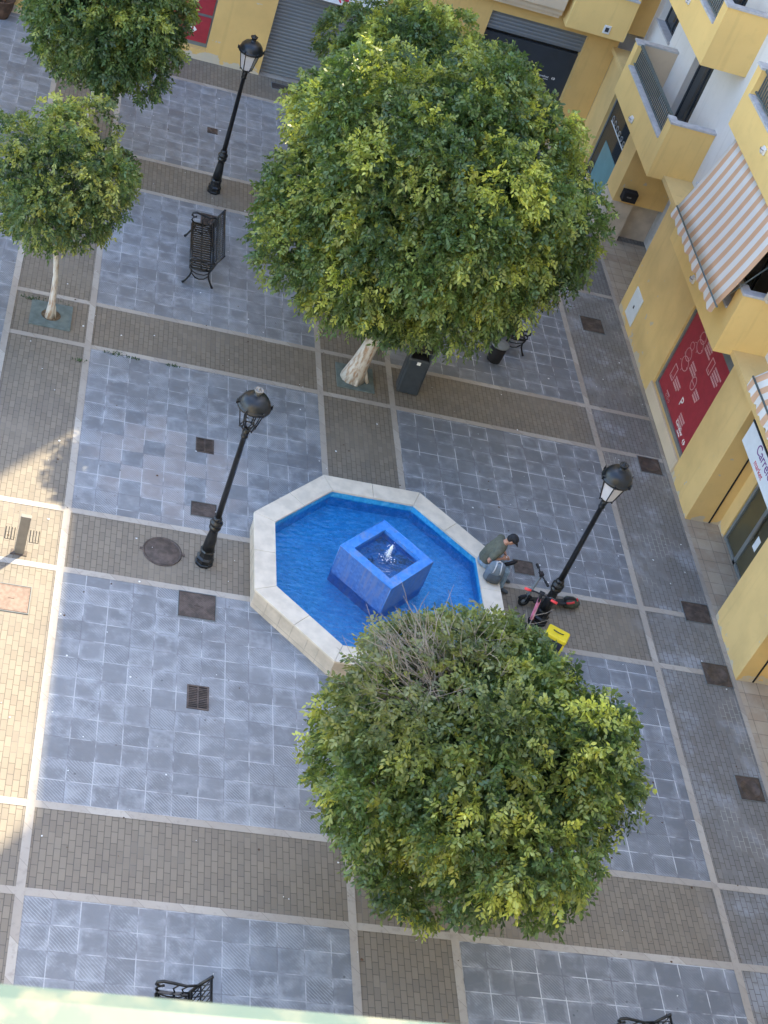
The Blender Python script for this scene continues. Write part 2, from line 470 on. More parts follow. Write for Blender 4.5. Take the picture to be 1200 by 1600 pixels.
cm = tm.coord(); nm1 = tm.noise(cm, 26.0, 4.0, 0.6); nm2 = tm.noise(cm, 9.0, 3.0)
tm.set(tm.mix(tm.math('MULTIPLY', tm.step(nm1, 0.5, 0.68), tm.step(nm2, 0.38, 0.6)), tm.mix(nm2, (0.05, 0.088, 0.07), (0.075, 0.105, 0.08)), (0.17, 0.165, 0.11)), 0.45)  # yellowish blotches in the green imitate dappled sun on the rail
M['mint'] = tm.m
M['skin'] = m_plain("skin", (0.46, 0.24, 0.16), 0.5, var=0.08)
M['shirt'] = m_plain("olive_cotton", (0.10, 0.102, 0.075), 0.9, var=0.12, scale=20)
M['jeans'] = m_plain("light_denim", (0.24, 0.33, 0.42), 0.9, var=0.2, scale=16)
M['black'] = m_plain("black_fabric", (0.012, 0.012, 0.015), 0.8)
M['rubber'] = m_plain("black_rubber", (0.015, 0.015, 0.016), 0.75)
M['pack'] = m_plain("grey_blue_nylon", (0.135, 0.165, 0.195), 0.8, var=0.15, scale=12)
M['packdark'] = m_plain("dark_grey_nylon", (0.06, 0.07, 0.08), 0.8)
M['yellowbox'] = m_plain("bright_yellow_plastic", (0.80, 0.58, 0.02), 0.45, var=0.06)
M['boxdark'] = m_plain("blue_black_plastic", (0.02, 0.022, 0.04), 0.5)
M['redgrip'] = m_plain("red_rubber", (0.72, 0.05, 0.05), 0.5)
M['pink'] = m_plain("pink_paint", (0.62, 0.20, 0.30), 0.4)
M['olive'] = m_plain("olive_green_plastic", (0.05, 0.06, 0.04), 0.6)
M['foam'] = m_plain("white_water_foam", (0.86, 0.9, 0.95), 0.3, var=0.04)
M['speck'] = m_plain("pale_specks", (0.72, 0.72, 0.72), 0.8)
M['darkleaf'] = m_plain("fallen_leaf_brown", (0.09, 0.05, 0.03), 0.8, var=0.4)
M['weed'] = m_plain("weed_green", (0.05, 0.085, 0.03), 0.8, var=0.3)

# ------------------------------------------------------------------ mesh builder
class MB:
    def __init__(s):
        s.v = []; s.f = []; s.mi = []; s.cur = 0; s.sm = []
    def add(s, vs, fs, smooth=False):
        o = len(s.v)
        s.v += [tuple(p) for p in vs]
        for f in fs:
            s.f.append(tuple(i + o for i in f)); s.mi.append(s.cur); s.sm.append(smooth)
        return s
    def box(s, x0, y0, z0, x1, y1, z1):
        if x1 < x0: x0, x1 = x1, x0
        if y1 < y0: y0, y1 = y1, y0
        if z1 < z0: z0, z1 = z1, z0
        return s.add([(x0, y0, z0), (x1, y0, z0), (x1, y1, z0), (x0, y1, z0), (x0, y0, z1), (x1, y0, z1), (x1, y1, z1), (x0, y1, z1)],
                     [(0, 3, 2, 1), (4, 5, 6, 7), (0, 1, 5, 4), (1, 2, 6, 5), (2, 3, 7, 6), (3, 0, 4, 7)])
    def obox(s, c, sx, sy, sz, rz=0.0, ry=0.0, rx=0.0):
        R = Matrix.Rotation(rz, 3, 'Z') @ Matrix.Rotation(ry, 3, 'Y') @ Matrix.Rotation(rx, 3, 'X')
        c = Vector(c)
        vs = [c + R @ Vector((a * sx / 2, b * sy / 2, d * sz / 2)) for d in (-1, 1) for a, b in ((-1, -1), (1, -1), (1, 1), (-1, 1))]
        return s.add(vs, [(0, 3, 2, 1), (4, 5, 6, 7), (0, 1, 5, 4), (1, 2, 6, 5), (2, 3, 7, 6), (3, 0, 4, 7)])
    def tube(s, pts, r, n=8, cap=True):
        pts = [Vector(p) for p in pts]
        rs = r if isinstance(r, (list, tuple)) else [r] * len(pts)
        vs = []; fs = []
        up = None
        for i, p in enumerate(pts):
            d = (pts[min(i + 1, len(pts) - 1)] - pts[max(i - 1, 0)])
            d = d.normalized() if d.length > 1e-9 else Vector((0, 0, 1))
            if up is None:
                up = Vector((0, 0, 1)) if abs(d.z) < 0.9 else Vector((1, 0, 0))
            a = d.cross(up)
            a = a.normalized() if a.length > 1e-6 else d.orthogonal().normalized()
            b = a.cross(d); up = b
            for k in range(n):
                t = 2 * math.pi * k / n
                vs.append(p + (a * math.cos(t) + b * math.sin(t)) * rs[i])
        for i in range(len(pts) - 1):
            for k in range(n):
                k2 = (k + 1) % n
                fs.append((i * n + k, i * n + k2, (i + 1) * n + k2, (i + 1) * n + k))
        if cap:
            fs.append(tuple(range(n - 1, -1, -1))); fs.append(tuple((len(pts) - 1) * n + k for k in range(n)))
        return s.add(vs, fs, smooth=True)
    def lathe(s, prof, n=16, c=(0, 0, 0), smooth=True, rot=0.0):
        vs = []; fs = []
        for r, z in prof:
            for k in range(n):
                t = 2 * math.pi * k / n + rot
                vs.append((c[0] + r * math.cos(t), c[1] + r * math.sin(t), c[2] + z))
        for i in range(len(prof) - 1):
            for k in range(n):
                k2 = (k + 1) % n
                fs.append((i * n + k, i * n + k2, (i + 1) * n + k2, (i + 1) * n + k))
        fs.append(tuple(range(n - 1, -1, -1))); fs.append(tuple((len(prof) - 1) * n + k for k in range(n)))
        return s.add(vs, fs, smooth=smooth)
    def prism(s, poly, z0, z1):
        n = len(poly)
        vs = [(x, y, z0) for x, y in poly] + [(x, y, z1) for x, y in poly]
        fs = [tuple(range(n - 1, -1, -1)), tuple(range(n, 2 * n))] + [(i, (i + 1) % n, n + (i + 1) % n, n + i) for i in range(n)]
        return s.add(vs, fs)
    def loft(s, rings, n=16):
        """rings: (centre, half-axis vector u, half-axis vector v)"""
        vs = []; fs = []
        for c, u, v in rings:
            c, u, v = Vector(c), Vector(u), Vector(v)
            for k in range(n):
                t = 2 * math.pi * k / n
                vs.append(c + u * math.cos(t) + v * math.sin(t))
        for i in range(len(rings) - 1):
            for k in range(n):
                k2 = (k + 1) % n
                fs.append((i * n + k, i * n + k2, (i + 1) * n + k2, (i + 1) * n + k))
        fs.append(tuple(range(n - 1, -1, -1))); fs.append(tuple((len(rings) - 1) * n + k for k in range(n)))
        return s.add(vs, fs, smooth=True)
    def ball(s, c, rx, ry=None, rz=None, n=12, R=None):
        ry = rx if ry is None else ry; rz = rx if rz is None else rz
        vs = []; fs = []; m = n // 2
        for i in range(m + 1):
            ph = -math.pi / 2 + math.pi * i / m
            ph = max(-1.55, min(1.55, ph))
            for k in range(n):
                t = 2 * math.pi * k / n
                p = Vector((rx * math.cos(ph) * math.cos(t), ry * math.cos(ph) * math.sin(t), rz * math.sin(ph)))
                if R is not None: p = R @ p
                vs.append(Vector(c) + p)
        for i in range(m):
            for k in range(n):
                k2 = (k + 1) % n
                fs.append((i * n + k, i * n + k2, (i + 1) * n + k2, (i + 1) * n + k))
        fs.append(tuple(range(n - 1, -1, -1))); fs.append(tuple(m * n + k for k in range(n)))
        return s.add(vs, fs, smooth=True)
    def build(s, name, mat, parent=None, bevel=0.0, world=True):
        me = bpy.data.meshes.new(name)
        off = parent.location.copy() if (parent is not None and world) else Vector((0, 0, 0))
        if parent is not None and parent.parent is not None and world:
            off = parent.location + parent.parent.location
        if parent is not None and parent.type == 'MESH' and world:
            off = Vector((0, 0, 0))
            q = parent
            while q is not None:
                off = off + q.location; q = q.parent
        me.from_pydata([(x - off.x, y - off.y, z - off.z) for x, y, z in s.v], [], s.f)
        mats = mat if isinstance(mat, (list, tuple)) else [mat]
        for m in mats: me.materials.append(M[m] if isinstance(m, str) else m)
        me.polygons.foreach_set('material_index', s.mi)
        me.polygons.foreach_set('use_smooth', s.sm)
        me.update()
        o = bpy.data.objects.new(name, me)
        COL.objects.link(o)
        if parent is not None: o.parent = parent
        if bevel > 0:
            b = o.modifiers.new('bevel', 'BEVEL'); b.width = bevel; b.segments = 2; b.limit_method = 'ANGLE'; b.angle_limit = RAD(40)
        return o

def tag(o, label, cat, group=None, kind=None):
    if label: o['label'] = label
    if cat: o['category'] = cat
    if group: o['group'] = group
    if kind: o['kind'] = kind
    return o

def empty(name, loc, label, cat, group=None, rz=0.0):
    o = bpy.data.objects.new(name, None)
    o.empty_display_size = 0.2
    COL.objects.link(o)
    o.location = loc
    o.rotation_euler = (0, 0, rz)
    return tag(o, label, cat, group)

def structure(mb, name, mat, **k):
    o = mb.build(name, mat, **k)
    o['kind'] = 'structure'
    return o

def copy_thing(root, loc, rz=None, label=None):
    def cp(o, par):
        c = o.copy(); COL.objects.link(c); c.parent = par
        for ch in list(o.children): cp(ch, c)
        return c
    r = cp(root, None)
    r.location = loc
    if rz is not None: r.rotation_euler = (0, 0, rz)
    if label: r['label'] = label
    return r

def text_mesh(body, size, mat, origin, xaxis, yaxis, name, parent, align='LEFT', depth=0.004, shear=0.0):
    cu = bpy.data.curves.new('lettering', 'FONT')
    cu.body = body; cu.size = size; cu.align_x = align; cu.extrude = depth; cu.shear = shear
    tmp = bpy.data.objects.new('lettering_source', cu)
    COL.objects.link(tmp)
    dg = bpy.context.evaluated_depsgraph_get()
    dg.update()
    me = bpy.data.meshes.new_from_object(tmp.evaluated_get(dg))
    bpy.data.objects.remove(tmp); bpy.data.curves.remove(cu)
    X, Y = Vector(xaxis), Vector(yaxis); Z = X.cross(Y)
    off = Vector((0, 0, 0)); q = parent
    while q is not None:
        off += q.location; q = q.parent
    o_ = Vector(origin) - off
    mt = Matrix(((X.x, Y.x, Z.x, o_.x), (X.y, Y.y, Z.y, o_.y), (X.z, Y.z, Z.z, o_.z), (0, 0, 0, 1)))
    me.transform(mt)
    me.materials.clear(); me.materials.append(M[mat])
    o = bpy.data.objects.new(name, me)
    COL.objects.link(o); o.parent = parent
    return o

class Plane2D:
    """draws flat marks on a plane: 2D (a, b) -> origin + a X + b Y, as thin raised strips"""
    def __init__(s, origin, X, Y, t=0.003):
        s.o, s.X, s.Y = Vector(origin), Vector(X), Vector(Y); s.Z = s.X.cross(s.Y); s.t = t; s.mb = MB()
    def p(s, a, b, h=0.0): return s.o + s.X * a + s.Y * b + s.Z * h
    def poly(s, pts):
        n = len(pts)
        vs = [s.p(a, b, 0) for a, b in pts] + [s.p(a, b, s.t) for a, b in pts]
        s.mb.add(vs, [tuple(range(n - 1, -1, -1)), tuple(range(n, 2 * n))] + [(i, (i + 1) % n, n + (i + 1) % n, n + i) for i in range(n)])
    def rect(s, a0, b0, a1, b1): s.poly([(a0, b0), (a1, b0), (a1, b1), (a0, b1)])
    def line(s, pts, w, closed=False):
        q = pts + [pts[0]] if closed else pts
        for i in range(len(q) - 1):
            a, b = Vector(q[i]), Vector(q[i + 1]); d = b - a
            if d.length < 1e-6: continue
            d.normalize(); n = Vector((-d.y, d.x)) * w / 2; e = d * w * 0.3
            s.poly([tuple(a - e - n), tuple(b + e - n), tuple(b + e + n), tuple(a - e + n)])
    def arc(s, ca, cb, ra, rb, t0, t1, w, n=14):
        s.line([(ca + ra * math.cos(t0 + (t1 - t0) * i / n), cb + rb * math.sin(t0 + (t1 - t0) * i / n)) for i in range(n + 1)], w)
    def chevrons(s, ca, cb, sz):
        """the shop chain's two-arrow mark"""
        s.poly([(ca - 1.05 * sz, cb), (ca - 0.35 * sz, cb + 0.75 * sz), (ca - 0.18 * sz, cb + 0.6 * sz), (ca - 0.5 * sz, cb), (ca - 0.18 * sz, cb - 0.6 * sz), (ca - 0.35 * sz, cb - 0.75 * sz)])
        s.poly([(ca + 1.05 * sz, cb), (ca + 0.3 * sz, cb + 0.75 * sz), (ca + 0.02 * sz, cb + 0.55 * sz), (ca + 0.3 * sz, cb + 0.2 * sz), (ca + 0.02 * sz, cb), (ca + 0.3 * sz, cb - 0.2 * sz), (ca + 0.02 * sz, cb - 0.55 * sz), (ca + 0.3 * sz, cb - 0.75 * sz)])
    def textlines(s, a, b, rows, h, w):
        """a block of print too small to read: rows of short dashes"""
        for r in range(rows):
            x = a; y = b - r * h * 1.6; end = a + w * random.uniform(0.7, 1.0)
            while x < end:
                k = random.uniform(0.025, 0.06)
                s.rect(x, y, min(x + k, end), y + h); x += k + 0.014

# ------------------------------------------------------------------ ground and paving
V0, V1, V2, V3, V4, V5 = -0.279, 1.353, 6.266, 7.883, 12.709, 14.346
HB = [(5.48, 6.98), (11.823, 13.319), (18.193, 19.684), (24.527, 26.003), (30.844, 32.30), (36.764, 38.2)]
SW = 0.065
g = MB(); g.add([(-250, -250, 0), (250, -250, 0), (250, 250, 0), (-250, 250, 0)], [(0, 1, 2, 3)])
structure(g, 'ground', 'brick')
tl = MB()
def sheet(mb, x0, y0, x1, y1, z): mb.add([(x0, y0, z), (x1, y0, z), (x1, y1, z), (x0, y1, z)], [(0, 1, 2, 3)])
rows = [(HB[i][1], HB[i + 1][0]) for i in range(5)]
for a, b in rows:
    sheet(tl, V1, a, V2, b, 0.004); sheet(tl, V3, a, V4, b, 0.004)
sheet(tl, -14, 2, V0, 38.1, 0.004)
structure(tl, 'tile_paving', 'tile')
st = MB()
for a, b in HB[:5]:
    for y in (a, b):
        for x0, x1 in ((V0, V1), (V1, V2), (V2, V3), (V3, V4), (V4, V5)):
            if (x0, x1) == (V2, V3) and 17 < y < 21: continue
            if (x0, x1) == (V4, V5) and y > 31: continue
            sheet(st, x0 + SW, y - SW, x1 - SW, y + SW, 0.008)
sheet(st, V1, 36.764 - SW, V4 - SW, 36.764 + SW, 0.0085)
sheet(st, V0 - SW, 2, V0 + SW, 38.1, 0.012); sheet(st, V1 - SW, 2, V1 + SW, 36.7, 0.012)
for x in (V2, V3):
    sheet(st, x - SW, 2, x + SW, 16.66, 0.012); sheet(st, x - SW, 21.36, x + SW, 36.7, 0.012)
sheet(st, V4 - SW, 2, V4 + SW, 38.1, 0.012)
sheet(st, V5 - 0.055, 2, V5 + 0.05, 38.1, 0.012)
structure(st, 'stone_path_borders', 'strip')
th = MB()
sheet(th, 14.396, 19.82, 15.35, 22.67, 0.006); sheet(th, 14.396, 4, 15.35, 18.13, 0.006); sheet(th, 14.396, 30.5, 16.0, 33.8, 0.006)
structure(th, 'threshold_pavement', 'thresh')

# ------------------------------------------------------------------ right-hand apartment building
B1 = empty('apartment_building', (14.4, 25.0, 0), "yellow apartment building with white upper walls and projecting balconies along the right side", "building")
XW = 14.4
w = MB()
def yz(mb, x0, x1, y0, y1, z0, z1): mb.box(x0, y0, z0, x1, y1, z1)
# ground floor pieces (plane x = 14.4)
yz(w, XW, 15.2, 22.67, 24.14, 0, 3.3)                      # between doorway and poster window
yz(w, XW, 14.7, 24.14, 26.95, 0, 0.40); yz(w, XW, 14.7, 24.14, 26.95, 3.2, 3.3)
yz(w, XW, 15.2, 26.95, 30.5, 0, 3.3)
yz(w, XW, 14.7, 33.82, 34.68, 0, 3.3)
yz(w, XW, 14.7, 34.68, 36.85, 0, 0.35); yz(w, XW, 14.7, 34.68, 36.85, 3.15, 3.3)
yz(w, XW, 14.7, 36.85, 38.1, 0, 3.3)
yz(w, XW, 15.4, 18.13, 19.82, 0, 3.3)                      # pier beside the shop door
yz(w, 15.25, 15.6, 4, 18.13, 0, 3.3)
yz(w, 15.2, 15.5, 22.3, 22.67, 0, 3.3)                     # reveal inside the shop doorway
yz(w, 14.7, 16.0, 33.82, 34.0, 1.13, 3.3); 
yz(w, 15.0, 16.0, 34.1, 34.3, 1.13, 3.3)
yz(w, 15.95, 16.2, 30.5, 34.3, 0, 3.3)
wall = w.build('wall', 'yellow', B1)
for ga_ in ((14.95, 22.655, 22.669), (14.75, 18.117, 18.129)):
    gap = MB(); gap.box(ga_[0], ga_[1], 0.02, ga_[0] + .035, ga_[2], 3.2); gap.build('drain_gap', 'dark', B1)
pl = MB(); pl.box(14.398, 33.79, 0.0, 15.0, 33.83, 1.13); pl.box(14.98, 34.06, 0.0, 15.87, 34.1, 1.05); pl.box(14.96, 33.83, 0, 15.0, 34.06, 1.09)
pl.box(14.375, 33.79, 0.0, 14.397, 34.68, 1.13)
pl.build('marble_dado', 'marble', B1)
lt = MB(); lt.box(15.87, 33.5, 0, 15.95, 34.1, 2.4)
lt.build('entrance_door_frame', 'coping', B1)
plate = MB(); plate.box(14.388, 30.05, 0.35, 14.399, 30.5, 0.55)
sl = MB(); sl.box(14.26, 4, 3.3, 15.02, 38.1, 3.43)
sl.build('ledge', 'yellow', B1)
# dark interior behind openings
dk = MB(); dk.box(15.6, 19.8, 0, 17.5, 22.3, 3.2)
# upper walls : white, with window recesses on floors 1 and 2
up = MB()
def wall_openings(mb, x0, x1, ya, yb, za, zb, ops):
    ys = sorted({ya, yb, *[o[0] for o in ops], *[o[1] for o in ops]}); zs = sorted({za, zb, *[o[2] for o in ops], *[o[3] for o in ops]})
    for i in range(len(ys) - 1):
        for j in range(len(zs) - 1):
            cy, cz = (ys[i] + ys[i + 1]) / 2, (zs[j] + zs[j + 1]) / 2
            if any(o[0] < cy < o[1] and o[2] < cz < o[3] for o in ops): continue
            mb.box(x0, ys[i], zs[j], x1, ys[i + 1], zs[j + 1])
OPS = []
for k in range(2):
    z = 3.43 + 3.0 * k
    OPS += [(36.35, 37.75, z + 1.2, z + 2.3), (33.05, 34.4, z + 0.12, z + 2.25), (25.5, 27.6, z + 0.12, z + 2.25), (18.5, 20.6, z + 0.12, z + 2.25)]
wall_openings(up, 15.02, 15.4, 4, 38.1, 3.3, 9.4, OPS)
up.build('upper_wall', 'white', B1)
# the taller and the lower block above, out of frame but casting the shade on the square
tb = MB(); tb.box(15.02, 4, 9.4, 27, 30.7, 31); tb.box(15.4, 4, 0, 27, 31.2, 9.4)
tb.box(15.02, 30.7, 9.4, 27, 38.1, 25.7); tb.box(15.6, 34.3, 0, 27, 38.1, 9.4); tb.box(16.2, 31.2, 0, 27, 34.3, 9.4)
tb.build('unseen_upper_storeys', 'white', B1)
for i, (a, b, c, d) in enumerate(OPS):
    fr = MB()
    for y0, y1, z0, z1 in ((a, a + .05, c, d), (b - .05, b, c, d), (a + .05, b - .05, c, c + .05), (a + .05, b - .05, d - .05, d), ((a + b) / 2 - .025, (a + b) / 2 + .025, c + .05, d - .05)):
        fr.box(15.2, y0, z0, 15.26, y1, z1)
    wobj = fr.build('window' if d - c < 2 else 'balcony_door', 'slate', B1)
    pn = MB(); pn.box(15.225, a + .05, c + .05, 15.24, b - .05, d - .05); pn.build('pane', 'glass', wobj)
    if d - c < 2:
        s2 = MB(); s2.box(14.96, a - .05, c - .04, 15.019, b + .05, c + .014); s2.box(15.019, a + .002, c + .002, 15.199, b - .002, c + .014); s2.build('sill', 'coping', wobj)

def balcony(y0, y1, z0, ph=1.45, rail=True):
    root = B1
    pb = MB(); X0, X1 = 13.85, 15.019
    pb.box(X0, y0, z0, X0 + .15, y1, z0 + .85)
    e = 0.36
    pb.box(X0, y0, z0 + .85, X0 + .15, y0 + e, z0 + ph); pb.box(X0, y1 - e * .8, z0 + .85, X0 + .15, y1, z0 + ph)
    pb.box(X0 + .15, y0, z0, X1, y0 + .15, z0 + ph); pb.box(X0 + .15, y1 - .15, z0, X1, y1, z0 + ph)
    pb.box(X0 + .15, y0 + .15, z0, X1, y1 - .15, z0 + .16)
    o = pb.build('balcony', 'yellow_up', root)
    cp = MB()
    cp.box(X0 - .03, y0 + e + .01, z0 + .851, X0 + .18, y1 - e * .8 - .01, z0 + .90)
    cp.box(X0 - .03, y0 - .03, z0 + ph, X0 + .18, y0 + e, z0 + ph + .05); cp.box(X0 - .03, y1 - e * .8, z0 + ph, X0 + .18, y1 + .03, z0 + ph + .05)
    cp.box(X0 + .18, y0 - .03, z0 + ph, X1, y0 + .18, z0 + ph + .05); cp.box(X0 + .18, y1 - .18, z0 + ph, X1, y1 + .03, z0 + ph + .05)
    cp.build('coping', 'coping', o)
    inn = MB(); inn.box(X0 + .152, y1 - .158, z0 + .17, X1, y1 - .152, z0 + ph - .01); inn.box(X0 + .152, y0 + .152, z0 + .165, X1, y1 - .16, z0 + .172)
    inn.build('inner_lining', 'cream', o)
    if rail:
        rb = MB(); xr = X0 + .10
        rb.box(xr - .025, y0 + e, z0 + ph - .02, xr + .035, y1 - e * .8, z0 + ph + .04)
        rb.box(xr - .02, y0 + e, z0 + .95, xr + .02, y1 - e * .8, z0 + .985)
        n = int((y1 - y0 - 1.8 * e) / 0.115)
        for i in range(1, n):
            y = y0 + e + (y1 - y0 - 1.8 * e) * i / n
            rb.box(xr - .012, y - .014, z0 + .985, xr + .012, y + .014, z0 + ph - .02)
        rb.build('railing', 'railgrey', o)
    return o
for k in range(3):
    z0 = 3.3 + 3.0 * k
    balcony(31.27, 35.62, z0)
    b2 = balcony(24.27, 28.55, z0, rail=(k > 0))
    if k > 0: balcony(16.9, 21.2, z0)
# privacy wall between the two balconies above the shop
pv = MB(); pv.box(14.25, 24.05, 4.81, 15.01, 24.2, 6.3); pv.build('partition', 'cream', B1)
# poster window
pwf = MB()
ya, yb, za, zb = 24.14, 26.95, 0.40, 3.2
for y0, y1, z0, z1 in ((ya, ya + .07, za, zb), (yb - .07, yb, za, zb), (ya + .07, yb - .07, za, za + .10), (ya + .07, yb - .07, zb - .32, zb)):
    pwf.box(14.46, y0, z0, 14.56, y1, z1)
pw = pwf.build('shop_window', 'greyframe', B1)
px = MB(); px.box(14.50, ya + .07, za + .10, 14.53, yb - .07, zb - .32); px.build('red_poster', 'poster', pw)
sil = MB(); sil.box(14.36, ya - .02, za - .35, 14.399, yb + .05, za + .0); sil.build('sill', 'cream', pw)
# poster print : origin upper-left, X runs toward -y, Y up
W_, H_ = 2.67, 2.38
def block(name, draw):
    global pr
    pr = Plane2D((14.4985, yb - .07, za + .10), (0, -1, 0), (0, 0, 1))
    draw(); pr.mb.build(name, 'posterink', pw)
def basket(ca, cb, s):
    pr.arc(ca, cb, .16 * s, .13 * s, 0, 2 * math.pi, .016); pr.arc(ca + .05 * s, cb - .2 * s, .19 * s, .14 * s, 0, 2 * math.pi, .016); pr.arc(ca - .03 * s, cb + .2 * s, .10 * s, .08 * s, 0, 2 * math.pi, .014)
    for t in (0, 1.2, 2.4, 3.6, 4.8): pr.line([(ca + .19 * s * math.cos(t), cb - .2 * s + .14 * s * math.sin(t)), (ca + .25 * s * math.cos(t), cb - .2 * s + .2 * s * math.sin(t))], .014)
def phone(ca, cb, a, b):
    pr.line([(ca - a, cb - b), (ca + a, cb - b), (ca + a, cb + b), (ca - a, cb + b)], .022, True); pr.line([(ca - a * .5, cb - b * .7), (ca + a * .5, cb - b * .7)], .012)
def card():
    pr.arc(1.45, 1.12, .13, .16, 0, 2 * math.pi, .02); pr.line([(1.32, 1.12), (1.58, 1.12)], .014)
def dots():
    for i in range(3): pr.arc(.62 + .12 * i, .10, .035, .035, 0, 2 * math.pi, .012)
for d_ in (lambda: basket(0.85, 1.95, 1.0), lambda: basket(0.62, 1.30, 1.1), lambda: phone(0.42, 0.62, .11, .17), lambda: phone(1.75, 1.85, .10, .17), card, dots): block('icon_print', d_)
for a_ in ((1.12, 2.02, 3, .05, .5), (0.95, 1.32, 3, .05, .45), (0.62, 0.62, 3, .05, .45), (1.95, 1.95, 4, .05, .55), (1.66, 1.1, 3, .05, .4), (1.62, .35, 3, .05, .42), (.55, .16, 1, .04, .3)): block('text_print', lambda: pr.textlines(*a_))
text_mesh("P", 0.32, 'whiteink', (14.497, yb - .07 - 1.32, za + .10 + .42), (0, -1, 0), (0, 0, 1), 'letter_print', pw)
text_mesh("Carrefour", 0.13, 'whiteink', (14.497, yb - .07 - 1.62, za + .10 + .12), (0, -1, 0), (0, 0, 1), 'shop_name_print', pw)
text_mesh("market", 0.08, 'whiteink', (14.497, yb - .07 - 1.85, za + .10 + .04), (0, -1, 0), (0, 0, 1), 'shop_name_print', pw)
lg = Plane2D((14.4985, yb - .07, za + .10), (0, -1, 0), (0, 0, 1)); lg.chevrons(2.36, .14, .085); lg.mb.build('logo_print', 'whiteink', pw)
# shop door
dfr = MB(); xD = 15.28
Y0, Y1 = 19.83, 22.29
for y0, y1, z0, z1 in ((Y1 - .09, Y1, 0, 3.2), (Y0, Y0 + .08, 0, 3.2), (Y0 + .08, Y1 - .09, 3.1, 3.2), (Y0 + .08, Y1 - .09, 2.15, 2.27), (21.43, 21.55, .02, 2.15), (20.63, 20.75, .02, 2.15), (21.0, 21.06, 2.27, 3.1), (Y0 + .08, Y1 - .09, 0.02, .09)):
    dfr.box(xD - .05, y0, z0, xD + .05, y1, z1)
sd_ = dfr.build('shop_door', 'greyframe', B1)
gp = MB(); gp.box(xD - .01, Y0 + .08, .09, xD + .01, Y1 - .09, 3.1); gp.build('pane', 'doorglass', sd_)
for hy in (21.375, 20.825):
    hd = MB(); hd.box(xD - .11, hy - .025, .85, xD - .08, hy + .025, 1.5); hd.box(xD - .08, hy - .015, .9, xD - .05, hy + .015, .94); hd.box(xD - .08, hy - .015, 1.4, xD - .05, hy + .015, 1.44)
    hd.build('handle', 'steel', sd_)
# notices stuck on the door glass
for na_ in ((21.12, .75, 21.3, 1.05), (20.3, .8, 20.5, 1.0)):
    nb = MB(); nb.box(xD - .016, na_[0], na_[1], xD - .012, na_[2], na_[3]); nb.build('notice', 'signwhite', sd_)
# glass front by the corner
gf = MB(); ya, yb, za, zb = 34.68, 36.85, .35, 3.15
for y0, y1, z0, z1 in ((ya, ya + .06, za, zb), (yb - .06, yb, za, zb), (ya + .06, yb - .06, za, za + .06), (ya + .06, yb - .06, zb - .06, zb)):
    gf.box(14.5, y0, z0, 14.56, y1, z1)
gw = gf.build('glazed_front', 'greyframe', B1)
p1 = MB(); p1.box(14.52, ya + .06, za + .06, 14.54, yb - .06, zb - .06); p1.build('pane', 'glass', gw)
p2 = MB(); p2.box(14.505, ya + .06, za + .06, 14.517, yb - .55, 1.55); p2.build('frosted_film', 'tealglass', gw)
tlp = Plane2D((14.504, yb - .06, za + .06), (0, -1, 0), (0, 0, 1)); 
tlp.rect(.25, 1.62, 1.9, 1.66)
for i in range(6): tlp.arc(.35 + .28 * i, 1.75, .07, .06, 0, 2 * math.pi, .03)
tlp.mb.build('band_print', 'signwhite', gw)
s3 = MB(); s3.box(14.37, ya - .03, .31, 14.5, yb + .03, .349); s3.build('sill', 'coping', gw)

# awnings
def awning(y0, y1, xt, zt, xb, zb, val=0.24):
    a = MB(); n = 24
    vs = []; fs = []
    for i in range(n + 1):
        y = y0 + (y1 - y0) * i / n
        for j in range(7):
            t = j / 6; sag = 0.05 * math.sin(math.pi * t)
            vs.append((xt + (xb - xt) * t + sag * .3, y, zt + (zb - zt) * t - sag))
    for i in range(n):
        for j in range(6): fs.append((i * 7 + j, i * 7 + j + 1, (i + 1) * 7 + j + 1, (i + 1) * 7 + j))
    a.add(vs, fs, smooth=True)
    o = a.build('awning', 'stripes', B1)
    sm = o.modifiers.new('thick', 'SOLIDIFY'); sm.thickness = 0.006
    v = MB(); m = int((y1 - y0) / 0.35) * 10
    vs = []; fs = []
    for i in range(m + 1):
        y = y0 + (y1 - y0) * i / m
        sc = abs(math.sin(math.pi * (y - y0) / 0.35))
        vs.append((xb - .022, y, zb - .01)); vs.append((xb - .045 - .015 * math.sin(y * 9), y, zb - val * (0.72 + .28 * sc)))
    for i in range(m): fs.append((2 * i, 2 * i + 1, 2 * i + 3, 2 * i + 2))
    v.add(vs, fs)
    vo = v.build('valance', 'stripes', o); sv = vo.modifiers.new('thick', 'SOLIDIFY'); sv.thickness = 0.005
    br = MB(); br.tube([(xb, y0 - .03, zb), (xb, y1 + .03, zb)], .022, 8)
    br.tube([(xt + .03, y0, zt), (xt + .03, y1, zt)], .04, 8)
    br.tube([(xt + .25, y0 + .12, zt - .7), (xb + .02, y0 + .12, zb)], .016, 6); br.tube([(xt + .25, y1 - .12, zt - .7), (xb + .02, y1 - .12, zb)], .016, 6)
    br.build('awning_frame', 'railgrey', o)
awning(24.35, 28.13, 13.98, 6.24, 13.46, 4.32)
awning(18.3, 22.1, 14.98, 5.78, 13.69, 4.3)

# shop sign above the door
SG = empty('shop_sign', (14.3, 21.1, 2.65), "white shop sign with purple lettering above the grey glass door", "sign")
sg = MB(); sg.box(14.31, 19.7, 2.66, 14.398, 22.25, 3.2); sg.build('panel', 'signwhite', SG, bevel=.006)
se = MB(); se.box(14.29, 19.7, 3.201, 14.399, 22.25, 3.23); se.build('top_trim', 'slate', SG)
text_mesh("Carrefour", 0.30, 'signpurple', (14.309, 21.62, 2.95), (0, -1, 0), (0, 0, 1), 'lettering', SG)
text_mesh("market", 0.18, 'signred', (14.309, 21.45, 2.75), (0, -1, 0), (0, 0, 1), 'lettering', SG)

